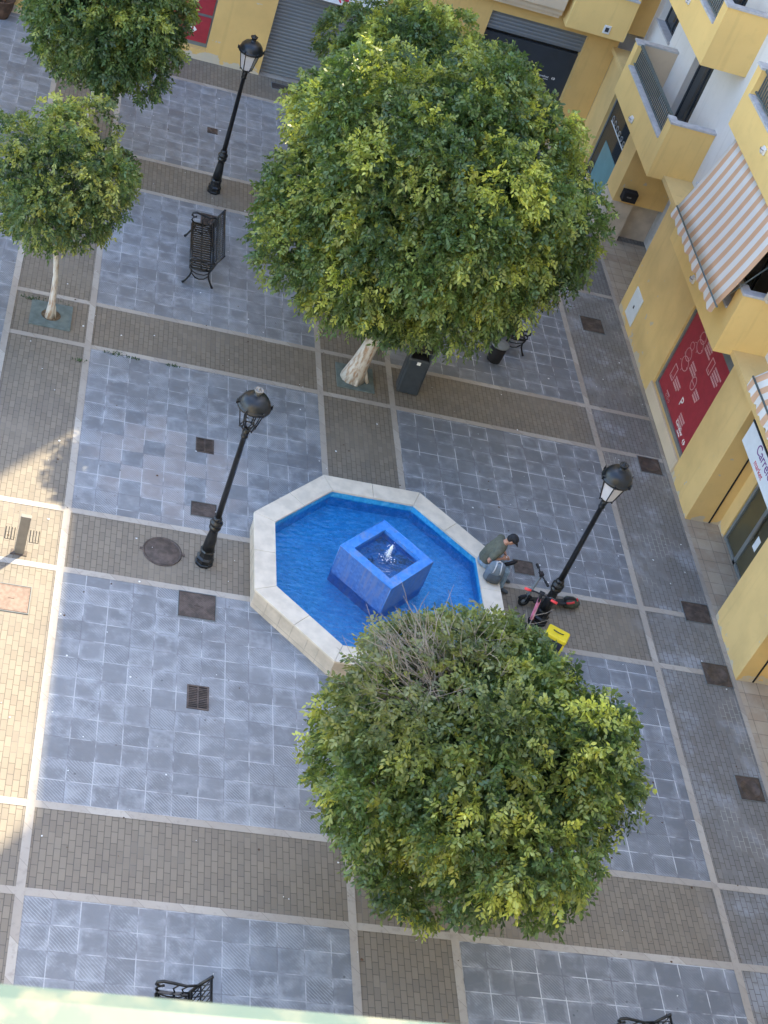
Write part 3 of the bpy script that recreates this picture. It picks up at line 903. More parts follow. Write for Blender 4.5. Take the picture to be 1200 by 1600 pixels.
# small wall fittings on the right-hand building
def bulkhead(x, y, z, label, facing='x'):
    o = empty('wall_lamp', (x, y, z), label, 'wall lamp', 'small white lamps on the yellow walls')
    if facing == 'x':
        b = MB(); b.box(-.05, -.08, -.08, 0, .08, .08); b.build('base', 'whiteplastic', o, bevel=.015, world=False)
        e = MB(); e.ball((-.06, 0, 0), .05, .075, .075, 12); e.build('lens', 'milk', o, world=False)
        d = MB(); d.tube([(-.075, -.085, .03), (-.125, 0, .03), (-.075, .085, .03)], .008, 6); d.build('guard', 'greyframe', o, world=False)
    else:
        b = MB(); b.box(-.10, -.03, -.12, .10, 0, .12); b.build('base', 'whiteplastic', o, bevel=.015, world=False)
        d = MB(); d.box(-.05, -.036, -.06, .05, -.029, .06); d.build('lens', 'slate', o, world=False)
    return o
bulkhead(13.849, 33.58, 3.56, "round white lamp on the front of the railed balcony nearest the corner")
bulkhead(13.849, 26.5, 3.56, "round white lamp on the yellow parapet under the striped awning")
bulkhead(13.849, 26.45, 6.86, "round white lamp on the yellow parapet above the striped awning")
bulkhead(13.849, 33.47, 6.86, "round white lamp on the upper balcony front above the railed balcony")
bulkhead(13.67, 37.499, 4.08, "square white lamp with dark centre on the bay beside the building corner", 'y')
mbx = MB(); mbx.box(14.52, 33.55, 1.30, 14.92, 33.788, 1.58); mbx.box(14.55, 33.52, 1.56, 14.89, 33.55, 1.60)
mo = empty('mailbox', (14.72, 33.7, 1.30), "black mailbox above the marble dado in the entrance recess", "mailbox")
mbx.build('body', 'black', mo, bevel=.02)
ml = MB(); ml.box(14.62, 33.53, 1.44, 14.74, 33.549, 1.47); ml.build('slot', 'steel', mo)
ic = MB(); ic.box(15.36, 34.05, 1.22, 15.48, 34.099, 1.5)
io = empty('intercom', (15.42, 34.07, 1.22), "narrow black intercom panel on the brown entrance wall", "intercom"); ic.build('panel', 'black', io, bevel=.01)
ib = MB()
for i in range(4): ib.box(15.39, 34.044, 1.26 + .05 * i, 15.45, 34.049, 1.285 + .05 * i)
ib.build('buttons', 'greyframe', io)
nt = MB(); nt.box(15.28, 34.085, 1.68, 15.56, 34.099, 1.84)
no = empty('notice_plate', (15.42, 34.09, 1.68), "pale notice plate high on the brown entrance wall", "notice"); nt.build('plate', 'cream', no)
tg_ = MB(); tg_.box(15.31, 34.082, 1.78, 15.53, 34.0845, 1.80); tg_.build('print', 'slate', no)
hp = empty('utility_hatch', (14.39, 29.68, .15), "pale blue metal hatch low on the yellow wall beside the entrance", "hatch")
hb = MB(); hb.box(14.372, 29.35, .22, 14.399, 30.0, 1.02); hb.build('door', 'signwhite', hp, bevel=.01)
hk = MB(); hk.box(14.364, 29.62, .58, 14.371, 29.68, .66); hk.build('lock', 'slate', hp)

# ------------------------------------------------------------------ far (back) building
B2 = empty('apartment_building', (6.0, 38.1, 0), "ochre apartment building with shuttered shopfront closing the far end of the square", "building")
YW = 38.1
w = MB()
def xz(mb, x0, x1, z0, z1, y0=YW, y1=38.6): mb.box(x0, y0, z0, x1, y1, z1)
xz(w, -14, 1.2, 0, 3.9); xz(w, 1.2, 3.5, 0, .3); xz(w, 1.2, 3.5, 3.0, 3.9); xz(w, 3.5, 5.03, 0, 3.9); xz(w, 5.03, 7.75, 3.0, 3.9)
xz(w, 7.75, 10.66, 0, 3.9); xz(w, 10.66, 13.48, 3.52, 3.9); xz(w, 13.48, 14.39, 0, 3.9)
w.build('wall', 'ochre', B2)
uw = MB(); uw.box(-14, YW, 3.9, 13.9, 38.6, 28); uw.box(13.9, YW, 3.9, 15.0, 38.6, 22); uw.build('upper_wall', 'ochre', B2)
bb = MB(); bb.box(-14, 38.6, 0, 13.9, 48, 28); bb.box(13.9, 38.6, 0, 27, 48, 22); bb.box(15.0, 38.1, 0, 27, 38.6, 22); bb.build('block', 'white', B2)
# cornice over the shutter door
co = MB(); co.box(8.6, 37.72, 4.02, 12.4, YW - .001, 4.2); co.box(8.65, 37.8, 3.9, 12.38, YW - .001, 4.019); co.box(8.7, 37.6, 4.2, 12.38, YW - .001, 5.2)
co.build('balcony', 'cream', B2)
bay = MB(); bay.box(12.55, 37.5, 3.85, 14.26, YW - .001, 5.0); bay.box(12.55, 37.5, 5.0, 13.1, YW - .001, 9); bay.box(14.2, 37.5, 5.0, 14.26, YW - .001, 9)
bayo = bay.build('bay', 'yellow_up', B2)
bs = MB(); bs.box(13.05, 37.44, 4.78, 14.25, 37.51, 4.85) if False else bs.box(13.0, 37.44, 4.999, 14.24, 37.56, 5.05); bs.build('sill', 'coping', bayo)
bw = MB(); bw.box(13.1, 37.62, 5.05, 14.2, 37.66, 6.5); bw.build('pane', 'glass', bayo)
br_ = MB(); br_.box(13.1, 37.56, 5.10, 14.2, 37.58, 5.13)
for i in range(12): br_.box(13.12 + i * .095, 37.56, 5.13, 13.14 + i * .095, 37.58, 6.0)
br_.build('window_bars', 'railgrey', bayo)
sh = MB(); sh.box(5.03, 38.34, 0.03, 7.75, 38.42, 3.0); sh.build('roller_shutter', 'shutter', B2)
sc_ = MB(); sheet(sc_, 5.03, 38.1, 7.75, 38.4, 0.01)
sc_.build('door_step', 'strip', B2)
# dark shopfront
df = MB(); df.box(10.66, 38.30, .0, 13.48, 38.38, 2.86); dfo = df.build('dark_shopfront', 'slate', B2)
rl = MB(); rl.box(10.66, 38.22, 2.98, 13.48, 38.4, 3.52); rl.build('shutter_box', 'shutter', dfo)
vd = MB(); vd.box(10.66, 38.36, 2.86, 13.48, 38.42, 2.98); vd.build('gap', 'dark', dfo)
for i in range(4):
    xa = 10.72 + .62 * i
    text_mesh("Carrefour", 0.085, 'whiteink', (xa, 38.297, 1.98), (1, 0, 0), (0, 0, 1), 'shop_name_print', dfo)
    text_mesh("market", 0.05, 'whiteink', (xa + .2, 38.297, 1.92), (1, 0, 0), (0, 0, 1), 'shop_name_print', dfo)
    lp = Plane2D((xa, 38.298, 1.98), (1, 0, 0), (0, 0, 1)); lp.chevrons(.49, .02, .055); lp.mb.build('logo_print', 'whiteink', dfo)
# red poster window on the far left
rp = MB(); rp.box(1.27, 38.28, .42, 3.45, 38.3, 1.16); rp.box(1.27, 38.28, 1.24, 3.45, 38.3, 2.95); 
rf = MB(); rf.box(1.2, 38.31, .3, 3.5, 38.36, 3.0); rfo = rf.build('poster_window', 'greyframe', B2); rp.build('red_poster', 'poster', rfo)
rq = Plane2D((1.27, 38.279, .42), (1, 0, 0), (0, 0, 1))
rq.textlines(1.2, 1.65, 8, .045, .75); rq.mb.build('text_print', 'posterink', rfo)
for c_ in (1.75, .9):
    rq = Plane2D((1.27, 38.279, .42), (1, 0, 0), (0, 0, 1)); rq.chevrons(c_, .33, .11); rq.mb.build('emblem_print', 'whiteink', rfo)
S2 = empty('shop_sign', (6.9, 38.0, 2.6), "white shop sign with red emblem over the grey roller shutter at the far side", "sign")
s_ = MB(); s_.box(5.6, 37.9, 2.62, 7.8, 38.09, 3.2); s_.build('panel', 'signwhite', S2, bevel=.006)
sp = Plane2D((5.6, 37.899, 2.62), (1, 0, 0), (0, 0, 1)); sp.chevrons(1.05, .17, .16); sp.mb.build('emblem', 'signred', S2)

# ------------------------------------------------------------------ near balcony with the blurred handrail
NB = empty('balcony_railing', (0, .4, 17.0), "blurred pale mint green handrail of the near balcony along the bottom edge", "railing")
hr = MB()
hr.box(-3.0, .335, 17.94, 3.0, .425, 17.994)
hr.build('handrail', 'mint', NB, bevel=.014)
ps = MB()
for i in range(13): ps.box(-3.0 + i * .5 - .012, .368, 17.0, -3.0 + i * .5 + .012, .392, 17.94)
ps.build('balusters', 'mint', NB)
sb = MB(); sb.box(-3.2, -1.0, 16.75, 3.2, .46, 17.0); sb.build('balcony_slab', 'coping', NB)
BW = empty('apartment_building', (0, -1.0, 0), "unseen yellow house front behind the near balcony, added to bounce sunlight", "building")
bwm = MB(); bwm.box(-18, -12, 0, 27, -1.0, 22); bwm.build('wall', 'bounce_facade', BW)  # out of view, added pale so it throws warm sunlight back onto the square

# ------------------------------------------------------------------ fountain
FX, FY = 7.07, 19.01
def octo(ap):
    k = ap * math.tan(math.pi / 8)
    return [(FX + a, FY + b) for a, b in ((ap, -k), (ap, k), (k, ap), (-k, ap), (-ap, k), (-ap, -k), (-k, -ap), (k, -ap))]
FN = empty('fountain', (FX, FY, 0), "octagonal stone fountain with bright blue basin and a blue cube spout", "fountain")
def ringwall(mb, ao, ai, z0, z1, top=True):
    o_, i_ = octo(ao), octo(ai)
    vs = [(x, y, z) for z in (z0, z1) for x, y in o_] + [(x, y, z) for z in (z0, z1) for x, y in i_]
    fs = []
    for k in range(8):
        k2 = (k + 1) % 8
        fs.append((k, k2, 8 + k2, 8 + k)); fs.append((16 + k2, 16 + k, 24 + k, 24 + k2))
        fs.append((8 + k, 8 + k2, 24 + k2, 24 + k)); fs.append((k2, k, 16 + k, 16 + k2))
    mb.add(vs, fs)
rw = MB(); ringwall(rw, 2.355, 2.03, 0.0, .405); rw.build('outer_wall', 'ringside', FN)
# cladding joints on the outer wall and coping slabs with open joints
op = octo(2.385); ip = octo(1.985)
cpm = MB()
for k in range(8):
    a0, a1 = Vector(op[k]), Vector(op[(k + 1) % 8]); b0, b1 = Vector(ip[k]), Vector(ip[(k + 1) % 8])
    nseg = 2
    for q in range(nseg):
        t0, t1 = q / nseg + .0015, (q + 1) / nseg - .0015
        P4 = [a0.lerp(a1, t0), a0.lerp(a1, t1), b0.lerp(b1, t1), b0.lerp(b1, t0)]
        cpm.prism([(p.x, p.y) for p in P4], .405, .455)
cpm.build('coping', 'ring', FN, bevel=.006)
jn = MB(); oj = octo(2.3565)
for k in range(8):
    a0, a1 = Vector(oj[k]), Vector(oj[(k + 1) % 8]); L = (a1 - a0).length; d = (a1 - a0) / L; rz = math.atan2(d.y, d.x)
    for t in (.16, .33, .5, .66, .83):
        p = a0 + d * L * (t + .03 * math.sin(k * 5 + t * 20)); jn.obox((p.x, p.y, .2), .008, .004, .40, rz)
    p = a0.lerp(a1, .5); jn.obox((p.x, p.y, .10), L * .98, .004, .006, rz)
jn.build('joints', 'strip', FN)
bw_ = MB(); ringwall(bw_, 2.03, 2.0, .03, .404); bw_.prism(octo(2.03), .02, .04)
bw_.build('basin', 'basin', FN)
wt = MB(); wt.add([(x, y, .27) for x, y in octo(1.999)], [tuple(range(8))]); wt.build('water', 'water', FN)
def dia(h): return [(FX - .02 + a, FY - .03 + b) for a, b in ((h, 0), (0, h), (-h, 0), (0, -h))]
cu = MB(); o_, i_ = dia(.89), dia(.63)
n = 4
vs = [(x, y, z) for z in (.04, .94) for x, y in o_]
cu.add(vs, [(k, (k + 1) % 4, 4 + (k + 1) % 4, 4 + k) for k in range(4)])
cuo = cu.build('cube', 'cubeblue', FN)
ct = MB()
vs = [(x, y, .94) for x, y in o_] + [(x, y, .94) for x, y in i_] + [(x, y, .74) for x, y in i_]
ct.add(vs, [(k, (k + 1) % 4, 4 + (k + 1) % 4, 4 + k) for k in range(4)] + [(4 + k, 4 + (k + 1) % 4, 8 + (k + 1) % 4, 8 + k) for k in range(4)])
ct.build('cube_rim', 'cubetop', FN)
fl_ = MB(); fl_.add([(x, y, .76) for x, y in i_], [(0, 1, 2, 3)])
for k in range(26):
    a = random.uniform(-.42, .42); b = random.uniform(-.42, .42)
    if abs(a) + abs(b) < .5: fl_.ball((FX + a, FY - .03 + b, .765), random.uniform(.03, .08), None, .02, 8)
fl_.build('cube_floor', 'algae', FN)
w2 = MB(); w2.add([(x, y, .86) for x, y in dia(.629)], [(0, 1, 2, 3)]); w2.build('cube_water', 'water', FN)
ed = MB()
for k in range(4):
    a, b = o_[k], o_[(k + 1) % 4]; ed.tube([(a[0], a[1], .938), (b[0], b[1], .938)], .010, 6)
    ed.tube([(a[0], a[1], .27), (a[0], a[1], .938)], .008, 6)
ed.build('cube_edge_trim', 'cubetop', FN)
jt = MB()
jt.tube([(FX, FY - .03, .84), (FX + .004, FY - .03, .95), (FX + .012, FY - .025, 1.08), (FX + .014, FY - .02, 1.17)], [.02, .022, .03, .010], 10)
for k in range(60):
    t = random.random(); a = random.uniform(0, 6.28); r = .02 + .05 * t * random.random() + (.02 if t > .8 else 0)
    jt.ball((FX + r * math.cos(a), FY - .03 + r * math.sin(a), 0.86 + .32 * t), random.uniform(.004, .010), n=6)
for k in range(40):
    a = random.uniform(0, 6.28); r = random.uniform(.03, .16); jt.ball((FX + r * math.cos(a), FY - .03 + r * math.sin(a), .863), random.uniform(.006, .016), None, .004, 6)
jt.build('water_jet', 'foam', FN)

# ------------------------------------------------------------------ drains, covers, tree plates
def grate(x, y, sx, sy, label, slots=True):
    o = empty('drain_grate', (x, y, 0.0), label, 'drain grate', 'drain grates set in the paving')
    f = MB(); f.box(-sx / 2, -sy / 2, .006, -sx / 2 + .03, sy / 2, .018); f.box(sx / 2 - .03, -sy / 2, .006, sx / 2, sy / 2, .018)
    f.box(-sx / 2 + .03, -sy / 2, .006, sx / 2 - .03, -sy / 2 + .03, .018); f.box(-sx / 2 + .03, sy / 2 - .03, .006, sx / 2 - .03, sy / 2, .018)
    f.box(-.012, -sy / 2 + .03, .006, .012, sy / 2 - .03, .018)
    f.build('frame', 'cover', o, world=False)
    d = MB(); d.box(-sx / 2 + .03, -sy / 2 + .03, .002, sx / 2 - .03, sy / 2 - .03, .007); d.build('pit', 'dark', o, world=False)
    b = MB(); n = 12
    for i in range(1, n):
        yy = -sy / 2 + .03 + (sy - .06) * i / n
        b.box(-sx / 2 + .03, yy - .009, .008, -.012, yy + .009, .016); b.box(.012, yy - .009, .008, sx / 2 - .03, yy + .009, .016)
    b.build('bars', 'cover', o, world=False)
    return o
grate(3.82, 22.12, .36, .42, "square slotted drain grate in the tiles behind the bare lamp post")
grate(3.82, 15.78, .37, .50, "larger slotted drain grate in the tiles left of the front tree")
grate(3.79, 34.42, .27, .27, "small dark drain grate beside the far lamp post")
grate(3.82, 30.22, .5, .46, "square drain grate partly behind the near end of the far iron bench")
def cover(x, y, sx, sy, label, mat='cover', disc=False, rz=0.0):
    o = empty('manhole_cover', (x, y, 0), label, 'manhole cover', 'iron covers set in the paving', rz)
    f = MB(); f.box(-sx / 2 + .02, -sy / 2 + .02, .003, sx / 2 - .02, sy / 2 - .02, .015); f.build('plate', mat, o, world=False, bevel=.004)
    e = MB(); e.box(-sx / 2, -sy / 2, .003, -sx / 2 + .012, sy / 2, .0165); e.box(sx / 2 - .012, -sy / 2, .003, sx / 2, sy / 2, .0165); e.box(-sx / 2 + .012, -sy / 2, .003, sx / 2 - .012, -sy / 2 + .012, .0165); e.box(-sx / 2 + .012, sy / 2 - .012, .003, sx / 2 - .012, sy / 2, .0165); e.build('frame', 'greyframe', o, world=False)
    q_ = MB(); q_.box(-sx / 2 + .012, -sy / 2 + .012, .002, sx / 2 - .012, sy / 2 - .012, .0055); q_.build('gap', 'dark', o, world=False)
    r = MB()
    r.box(-sx / 2 + .03, -sy / 2 + .03, .0155, sx / 2 - .03, -sy / 2 + .045, .019); r.box(-sx / 2 + .03, sy / 2 - .045, .0155, sx / 2 - .03, sy / 2 - .03, .019)
    if disc: r.lathe([(min(sx, sy) * .40, .0155), (min(sx, sy) * .40, .021), (min(sx, sy) * .37, .021), (min(sx, sy) * .36, .017), (.02, .017)], 28)
    else:
        r.box(-.05, -.012, .0155, .05, .012, .022)
        r.box(-sx / 2 + .03, -sy / 2 + .05, .0155, -sx / 2 + .045, sy / 2 - .05, .019); r.box(sx / 2 - .045, -sy / 2 + .05, .0155, sx / 2 - .03, sy / 2 - .05, .019)
    r.build('rim', mat, o, world=False)
    return o
cover(3.83, 20.29, .50, .40, "rectangular iron cover partly hidden by the bare lamp post")
cover(3.76, 17.83, .68, .62, "large square iron cover at the edge of the tiles left of the fountain")
cover(10.27, 20.25, .45, .40, "iron cover in the tiles beside the seated man")
cover(13.46, 29.4, .60, .62, "square iron cover in the walk below the blue wall hatch")
cover(13.91, 24.27, .55, .55, "iron cover with round lid below the red poster window", disc=True)
cover(13.97, 19.81, .62, .56, "iron cover in the walk in front of the yellow pier corner", disc=False)
cover(14.01, 18.18, .60, .58, "iron cover with faint round lid at the foot of the yellow pier", disc=True)
cover(13.98, 15.49, .52, .55, "iron cover with round lid at the right edge beyond the front tree", disc=True)
cover(0.62, 17.34, .62, .62, "pinkish square cover in the sunlit bricks at the left edge", mat='pinkcover')
cover(5.70, 37.70, .62, .35, "rusty cover at the foot of the grey roller shutter")
o = empty('manhole_cover', (3.10, 19.02, 0), "round iron manhole cover in the brick band beside the bare lamp post", 'manhole cover', 'iron covers set in the paving')
mm = MB(); mm.lathe([(.36, .002), (.36, .014), (.33, .016), (.33, .012), (.31, .012), (.30, .016), (.01, .018)], 36); mm.build('lid', 'cover', o, world=False)
mm = MB()
for a in (0, math.pi): mm.obox((.38 * math.cos(a), .38 * math.sin(a), .008), .06, .06, .012, a)
mm.build('lug', 'cover', o, world=False)

def tree_plate(x, y, label, rz=0.0, half=False):
    o = empty('tree_plate', (x, y, 0), label, 'tree plate', 'square plates around the tree trunks', rz)
    f = MB(); h = .42; r = .20; n = 24
    vs = []
    sq = []
    for k in range(n):
        t = 2 * math.pi * k / n + math.pi / 4; m = max(abs(math.cos(t)), abs(math.sin(t)))
        sq.append((h * math.cos(t) / m, h * math.sin(t) / m)); vs.append((r * math.cos(t), r * math.sin(t), .022))
    vs += [(a, b, .022) for a, b in sq] + [(a, b, .003) for a, b in sq] + [(v[0], v[1], .003) for v in vs[:n]]
    fs = []
    for k in range(n):
        k2 = (k + 1) % n
        fs += [(k, k2, n + k2, n + k)[::-1], (n + k, n + k2, 2 * n + k2, 2 * n + k)[::-1], (3 * n + k, 3 * n + k2, k2, k)]
    f.add(vs, fs); f.build('plate', 'pitgreen', o, world=False)
    s = MB(); s.lathe([(.21, .004), (.2, .012), (.1, .02), (.01, .025)], 16); s.build('soil', 'soil', o, world=False)
    return o
tree_plate(7.07, 25.28, "greenish square plate around the big tree trunk behind the fountain")
tree_plate(.54, 25.3, "greenish square plate around the slim left tree trunk")
tree_plate(7.0, 12.5, "greenish square plate under the front tree crown")

# ------------------------------------------------------------------ street lamps
def make_lamp(loc, label, glass):
    o = empty('street_lamp', loc, label, 'street lamp', 'black lantern lamp posts on the square')
    b = MB()
    b.lathe([(.17, 0), (.17, .05), (.155, .06), (.155, .10), (.165, .12), (.165, .16), (.13, .19), (.125, .30), (.14, .33), (.12, .36)], 8, smooth=False, rot=math.pi / 8)
    b.lathe([(.115, .34), (.10, .6), (.078, .82), (.075, .86), (.10, .875), (.11, .90), (.11, .93), (.09, .95), (.085, .97), (.115, .99), (.12, 1.03), (.10, 1.06), (.075, 1.08), (.082, 1.10), (.082, 1.13), (.06, 1.16)], 16)
    b.build('base', 'iron', o, world=False)
    p = MB(); p.lathe([(.058, 1.14), (.055, 1.6), (.046, 3.05), (.06, 3.06), (.065, 3.09), (.05, 3.11), (.062, 3.16), (.062, 3.2), (.04, 3.22), (.035, 3.26)], 12)
    p.build('pole', 'iron', o, world=False)
    l = MB(); zb, zt, rb, rt = 3.30, 3.74, .135, .235
    for k in range(6):
        t = math.pi / 3 * k
        a = (rb * math.cos(t), rb * math.sin(t), zb); c = (rt * math.cos(t), rt * math.sin(t), zt)
        l.tube([a, c], .011, 6)
        t2 = t + math.pi / 3
        l.tube([a, (rb * math.cos(t2), rb * math.sin(t2), zb)], .011, 6); l.tube([c, (rt * math.cos(t2), rt * math.sin(t2), zt)], .014, 6)
        l.ball((rb * math.cos(t), rb * math.sin(t), zb - .02), .016, n=6)
    for k in range(4):
        t = math.pi / 2 * k + .3; pts = []
        for i in range(9):
            s = i / 8; r = .03 + .11 * s + .035 * math.sin(s * 2 * math.pi); pts.append((r * math.cos(t), r * math.sin(t), 3.18 + .12 * s + (.10 * math.sin(math.pi * s))))
        l.tube(pts, .010, 6)
    l.build('lantern_frame', 'iron', o, world=False)
    if glass:
        gmb = MB()
        for k in range(6):
            t, t2 = math.pi / 3 * k, math.pi / 3 * (k + 1)
            q = [(r * .97 * math.cos(x), r * .97 * math.sin(x), z) for r, z, x in ((rb, zb, t), (rb, zb, t2), (rt, zt, t2), (rt, zt, t))]
            gmb.add(q, [(0, 1, 2, 3)])
        gmb.build('lantern_glass', 'milk', o, world=False)
    else:
        s = MB()
        for k in range(2):
            for sg_ in (1, -1):
                t = k * math.pi / 2 + .6; pts = []
                for i in range(11):
                    q = i / 10; r = .02 + .10 * math.sin(q * 2.4); pts.append((sg_ * r * math.cos(t), sg_ * r * math.sin(t), 3.26 + .26 * q))
                pts += [(sg_ * .045 * math.cos(t), sg_ * .045 * math.sin(t), 3.49)]
                s.tube(pts, .011, 6)
        s.build('scroll', 'iron', o, world=False)
    c = MB()
    c.lathe([(.245, 3.725), (.285, 3.735), (.29, 3.77), (.27, 3.785), (.262, 3.80), (.245, 3.87), (.19, 3.94), (.12, 3.975), (.07, 3.985), (.05, 4.0), (.055, 4.02)], 24)
    for k in range(6):
        t = math.pi / 3 * k; r = .285
        c.tube([(r * math.cos(t), r * math.sin(t), 3.75), (r * 1.06 * math.cos(t), r * 1.06 * math.sin(t), 3.84)], [.028, .004], 6)
    c.build('cap', 'iron', o, world=False)
    f = MB(); f.lathe([(.045, 4.015), (.05, 4.03), (.075, 4.07), (.085, 4.10), (.06, 4.10), (.05, 4.085), (.02, 4.11), (.024, 4.13), (.01, 4.15)], 14); f.build('finial', 'steel' if not glass else 'iron', o, world=False)
    return o
make_lamp((3.86, 18.93, 0), "black lamp post with an empty unglazed lantern left of the fountain", False)
L2 = make_lamp((3.86, 31.55, 0), "black lamp post with glazed lantern at the far left near the shutter", True)
copy_thing(L2, (10.37, 18.86, 0), 0.2, "black lamp post with white glazed lantern beside the parked scooters")

# ------------------------------------------------------------------ benches (local: length along y, front toward -x)
def make_bench(loc, label, rz=0.0):
    o = empty('iron_bench', loc, label, 'bench', 'black cast iron benches on the square', rz)
    L = 1.80
    s = MB()
    for x in (-.22, -.01, .20): s.tube([(x, -L / 2, .42), (x, L / 2, .42)], .018, 6)
    n = 20
    for i in range(n + 1):
        y = -L / 2 + L * i / n; s.box(-.23, y - .021, .425, .21, y + .021, .443)
    s.tube([(-.25, -L / 2, .40), (-.25, L / 2, .40)], .022, 6)
    s.build('seat', 'iron', o, world=False)
    b = MB()
    def bp(t): return (.20 + .20 * t, .50 + .40 * t)
    for t in (0.05, .5, 1.0):
        x, z = bp(t); b.tube([(x, -L / 2, z), (x, L / 2, z)], .020 if t != .5 else .012, 6)
    n = 22
    for i in range(n):
        y0 = -L / 2 + L * i / n; y1 = -L / 2 + L * (i + 1) / n
        a, c = bp(.05), bp(1.0); m = bp(.52)
        b.tube([(a[0], y0, a[1]), (m[0], y1, m[1]), (c[0], y0, c[1])], .009, 5); b.tube([(a[0], y1, a[1]), (m[0], y0, m[1]), (c[0], y1, c[1])], .009, 5)
        pts = [(m[0] + .07 * math.cos(q) * .45, (y0 + y1) / 2 + .033 * math.sin(q), m[1] + .07 * math.cos(q) * .9) for q in [k * math.pi / 4 for k in range(9)]]
        b.tube(pts, .008, 5)
    b.build('backrest', 'iron', o, world=False)
    for sgn in (-1, 1):
        y = sgn * (L / 2 + .02)
        e = MB()
        e.tube([(-.34, y, .01), (-.29, y, .08), (-.22, y, .22), (-.20, y, .33), (-.24, y, .42)], [.030, .022, .022, .022, .025], 6)
        e.tube([(.33, y, .01), (.28, y, .09), (.20, y, .24), (.17, y, .36), (.20, y, .46), (.29, y, .70), (.41, y, .92)], [.030, .022, .022, .024, .026, .024, .026], 6)
        e.tube([(-.24, y, .42), (0, y, .40), (.2, y, .44)], .022, 6)
        e.tube([(-.20, y, .30), (-.10, y, .20), (0, y, .17), (.10, y, .20), (.19, y, .30)], .016, 6)
        e.tube([(-.22, y, .36), (-.08, y, .30), (.08, y, .30), (.19, y, .37)], .012, 5)
        e.build('leg_frame', 'iron', o, world=False)
        a = MB()
        a.tube([(.28, y, .66), (.12, y, .62), (-.05, y, .66), (-.20, y, .69), (-.28, y, .66), (-.29, y, .60), (-.22, y, .56), (-.18, y, .60)], [.02, .022, .024, .026, .026, .022, .018, .015], 6)
        a.tube([(-.22, y, .43), (-.27, y, .48), (-.25, y, .55), (-.17, y, .58)], .018, 6)
        a.tube([(.0, y, .43), (-.04, y, .52), (.02, y, .63)], .012, 5); a.tube([(.12, y, .44), (.08, y, .52), (.14, y, .61)], .012, 5)
        a.build('armrest', 'iron', o, world=False)
    return o
bn = make_bench((3.55, 28.40, 0), "whole black iron bench on the tiles near the left trees")
copy_thing(bn, (3.53, 9.33, 0), 0.0, "black iron bench cut by the green handrail at the bottom left")
copy_thing(bn, (10.98, 28.38, 0), math.pi, "black iron bench half hidden behind the big tree crown")
copy_thing(bn, (10.36, 9.42, 0), 0.0, "black iron bench whose top just shows at the bottom right edge")

# ------------------------------------------------------------------ litter bins and bollard
o = empty('litter_bin', (8.24, 25.22, 0), "tall dark grey steel litter bin beside the big tree trunk", 'litter bin')
b = MB()
def binbody(mb, z0, z1, w0, w1, d0, d1, slope=0.0):
    vs = [(-w0, -d0, z0), (w0, -d0, z0), (w0, d0, z0), (-w0, d0, z0), (-w1, -d1, z1), (w1, -d1, z1), (w1, d1, z1 + slope), (-w1, d1, z1 + slope)]
    mb.add(vs, [(0, 3, 2, 1), (4, 5, 6, 7), (0, 1, 5, 4), (1, 2, 6, 5), (2, 3, 7, 6), (3, 0, 4, 7)])
binbody(b, .02, .98, .25, .25, .17, .17); b.build('body', 'bin', o, world=False, bevel=.05)
b = MB(); b.box(-.25, -.17, .985, -.2, .17, 1.17); b.box(.2, -.17, .985, .25, .17, 1.17); b.box(-.2, .12, .985, .2, .17, 1.17); b.box(-.25, -.18, 1.17, .25, .18, 1.21)
b.build('hood', 'bin', o, world=False, bevel=.012)
b = MB(); b.box(-.2, -.15, .982, .2, .118, .99); b.box(-.19, .10, .99, .19, .118, 1.168); b.build('opening', 'dark', o, world=False)
b = MB(); b.box(-.04, -.174, .84, .04, -.171, .92); b.build('emblem_sticker', 'whiteink', o, world=False)
o.rotation_euler = (0, 0, -.06)
o = empty('litter_bin', (10.52, 27.02, 0), "rounded grey litter bin with black rim half hidden beside the bench", 'litter bin')
b = MB(); b.lathe([(.16, .02), (.18, .2), (.19, .44), (.18, .46)], 20); b.build('drum', 'black', o, world=False)
b = MB(); b.lathe([(.2, .46), (.22, .47), (.22, .49), (.20, .505), (.08, .525), (.01, .53)], 24); b.build('lid', 'greyframe', o, world=False)

o = empty('bollard', (.63, 18.42, 0), "flat steel bollard in the sunlit bricks at the left edge", 'bollard')
b = MB(); b.box(-.085, -.035, .0, .085, .035, .86); b.build('post', 'steel', o, world=False, bevel=.012)
b = MB(); b.box(-.09, -.04, .861, .09, .04, .90); b.build('cap', 'steel', o, world=False, bevel=.008)
b = MB(); b.box(-.14, -.06, .0, .14, .06, .012); b.build('base_plate', 'cover', o, world=False)
o.rotation_euler = (0, 0, -.05)
for x, y, lab in ((.44, 18.86, "slotted vent plate left of the steel bollard"), (.86, 18.86, "slotted vent plate right of the steel bollard")):
    o = empty('vent_plate', (x, y, 0), lab, 'vent', 'slotted vents beside the bollard')
    b = MB()
    for i in range(4): b.box(-.085 + .05 * i - .007, -.15, .002, -.085 + .05 * i + .007, .15, .008)
    b.build('slots', 'dark', o, world=False)
    b = MB()
    for i in range(3): b.box(-.06 + .05 * i - .017, -.15, .002, -.06 + .05 * i + .017, .15, .010)
    b.build('slats', 'brick', o, world=False)

o = empty('planter', (-1.95, 37.75, 0), "dark brown planter cut by the top left corner", 'planter')
b = MB(); b.lathe([(.22, 0), (.30, .25), (.34, .5), (.36, .52), (.33, .54), (.30, .5), (.05, .48)], 18); b.build('pot', 'darkleaf', o, world=False)
b = MB()
for k in range(30):
    a = random.uniform(0, 6.28); r = random.uniform(0, .25); b.ball((r * math.cos(a), r * math.sin(a), .52 + random.uniform(0, .15)), .06, n=6)
b.build('plant', 'darkleaf', o, world=False)

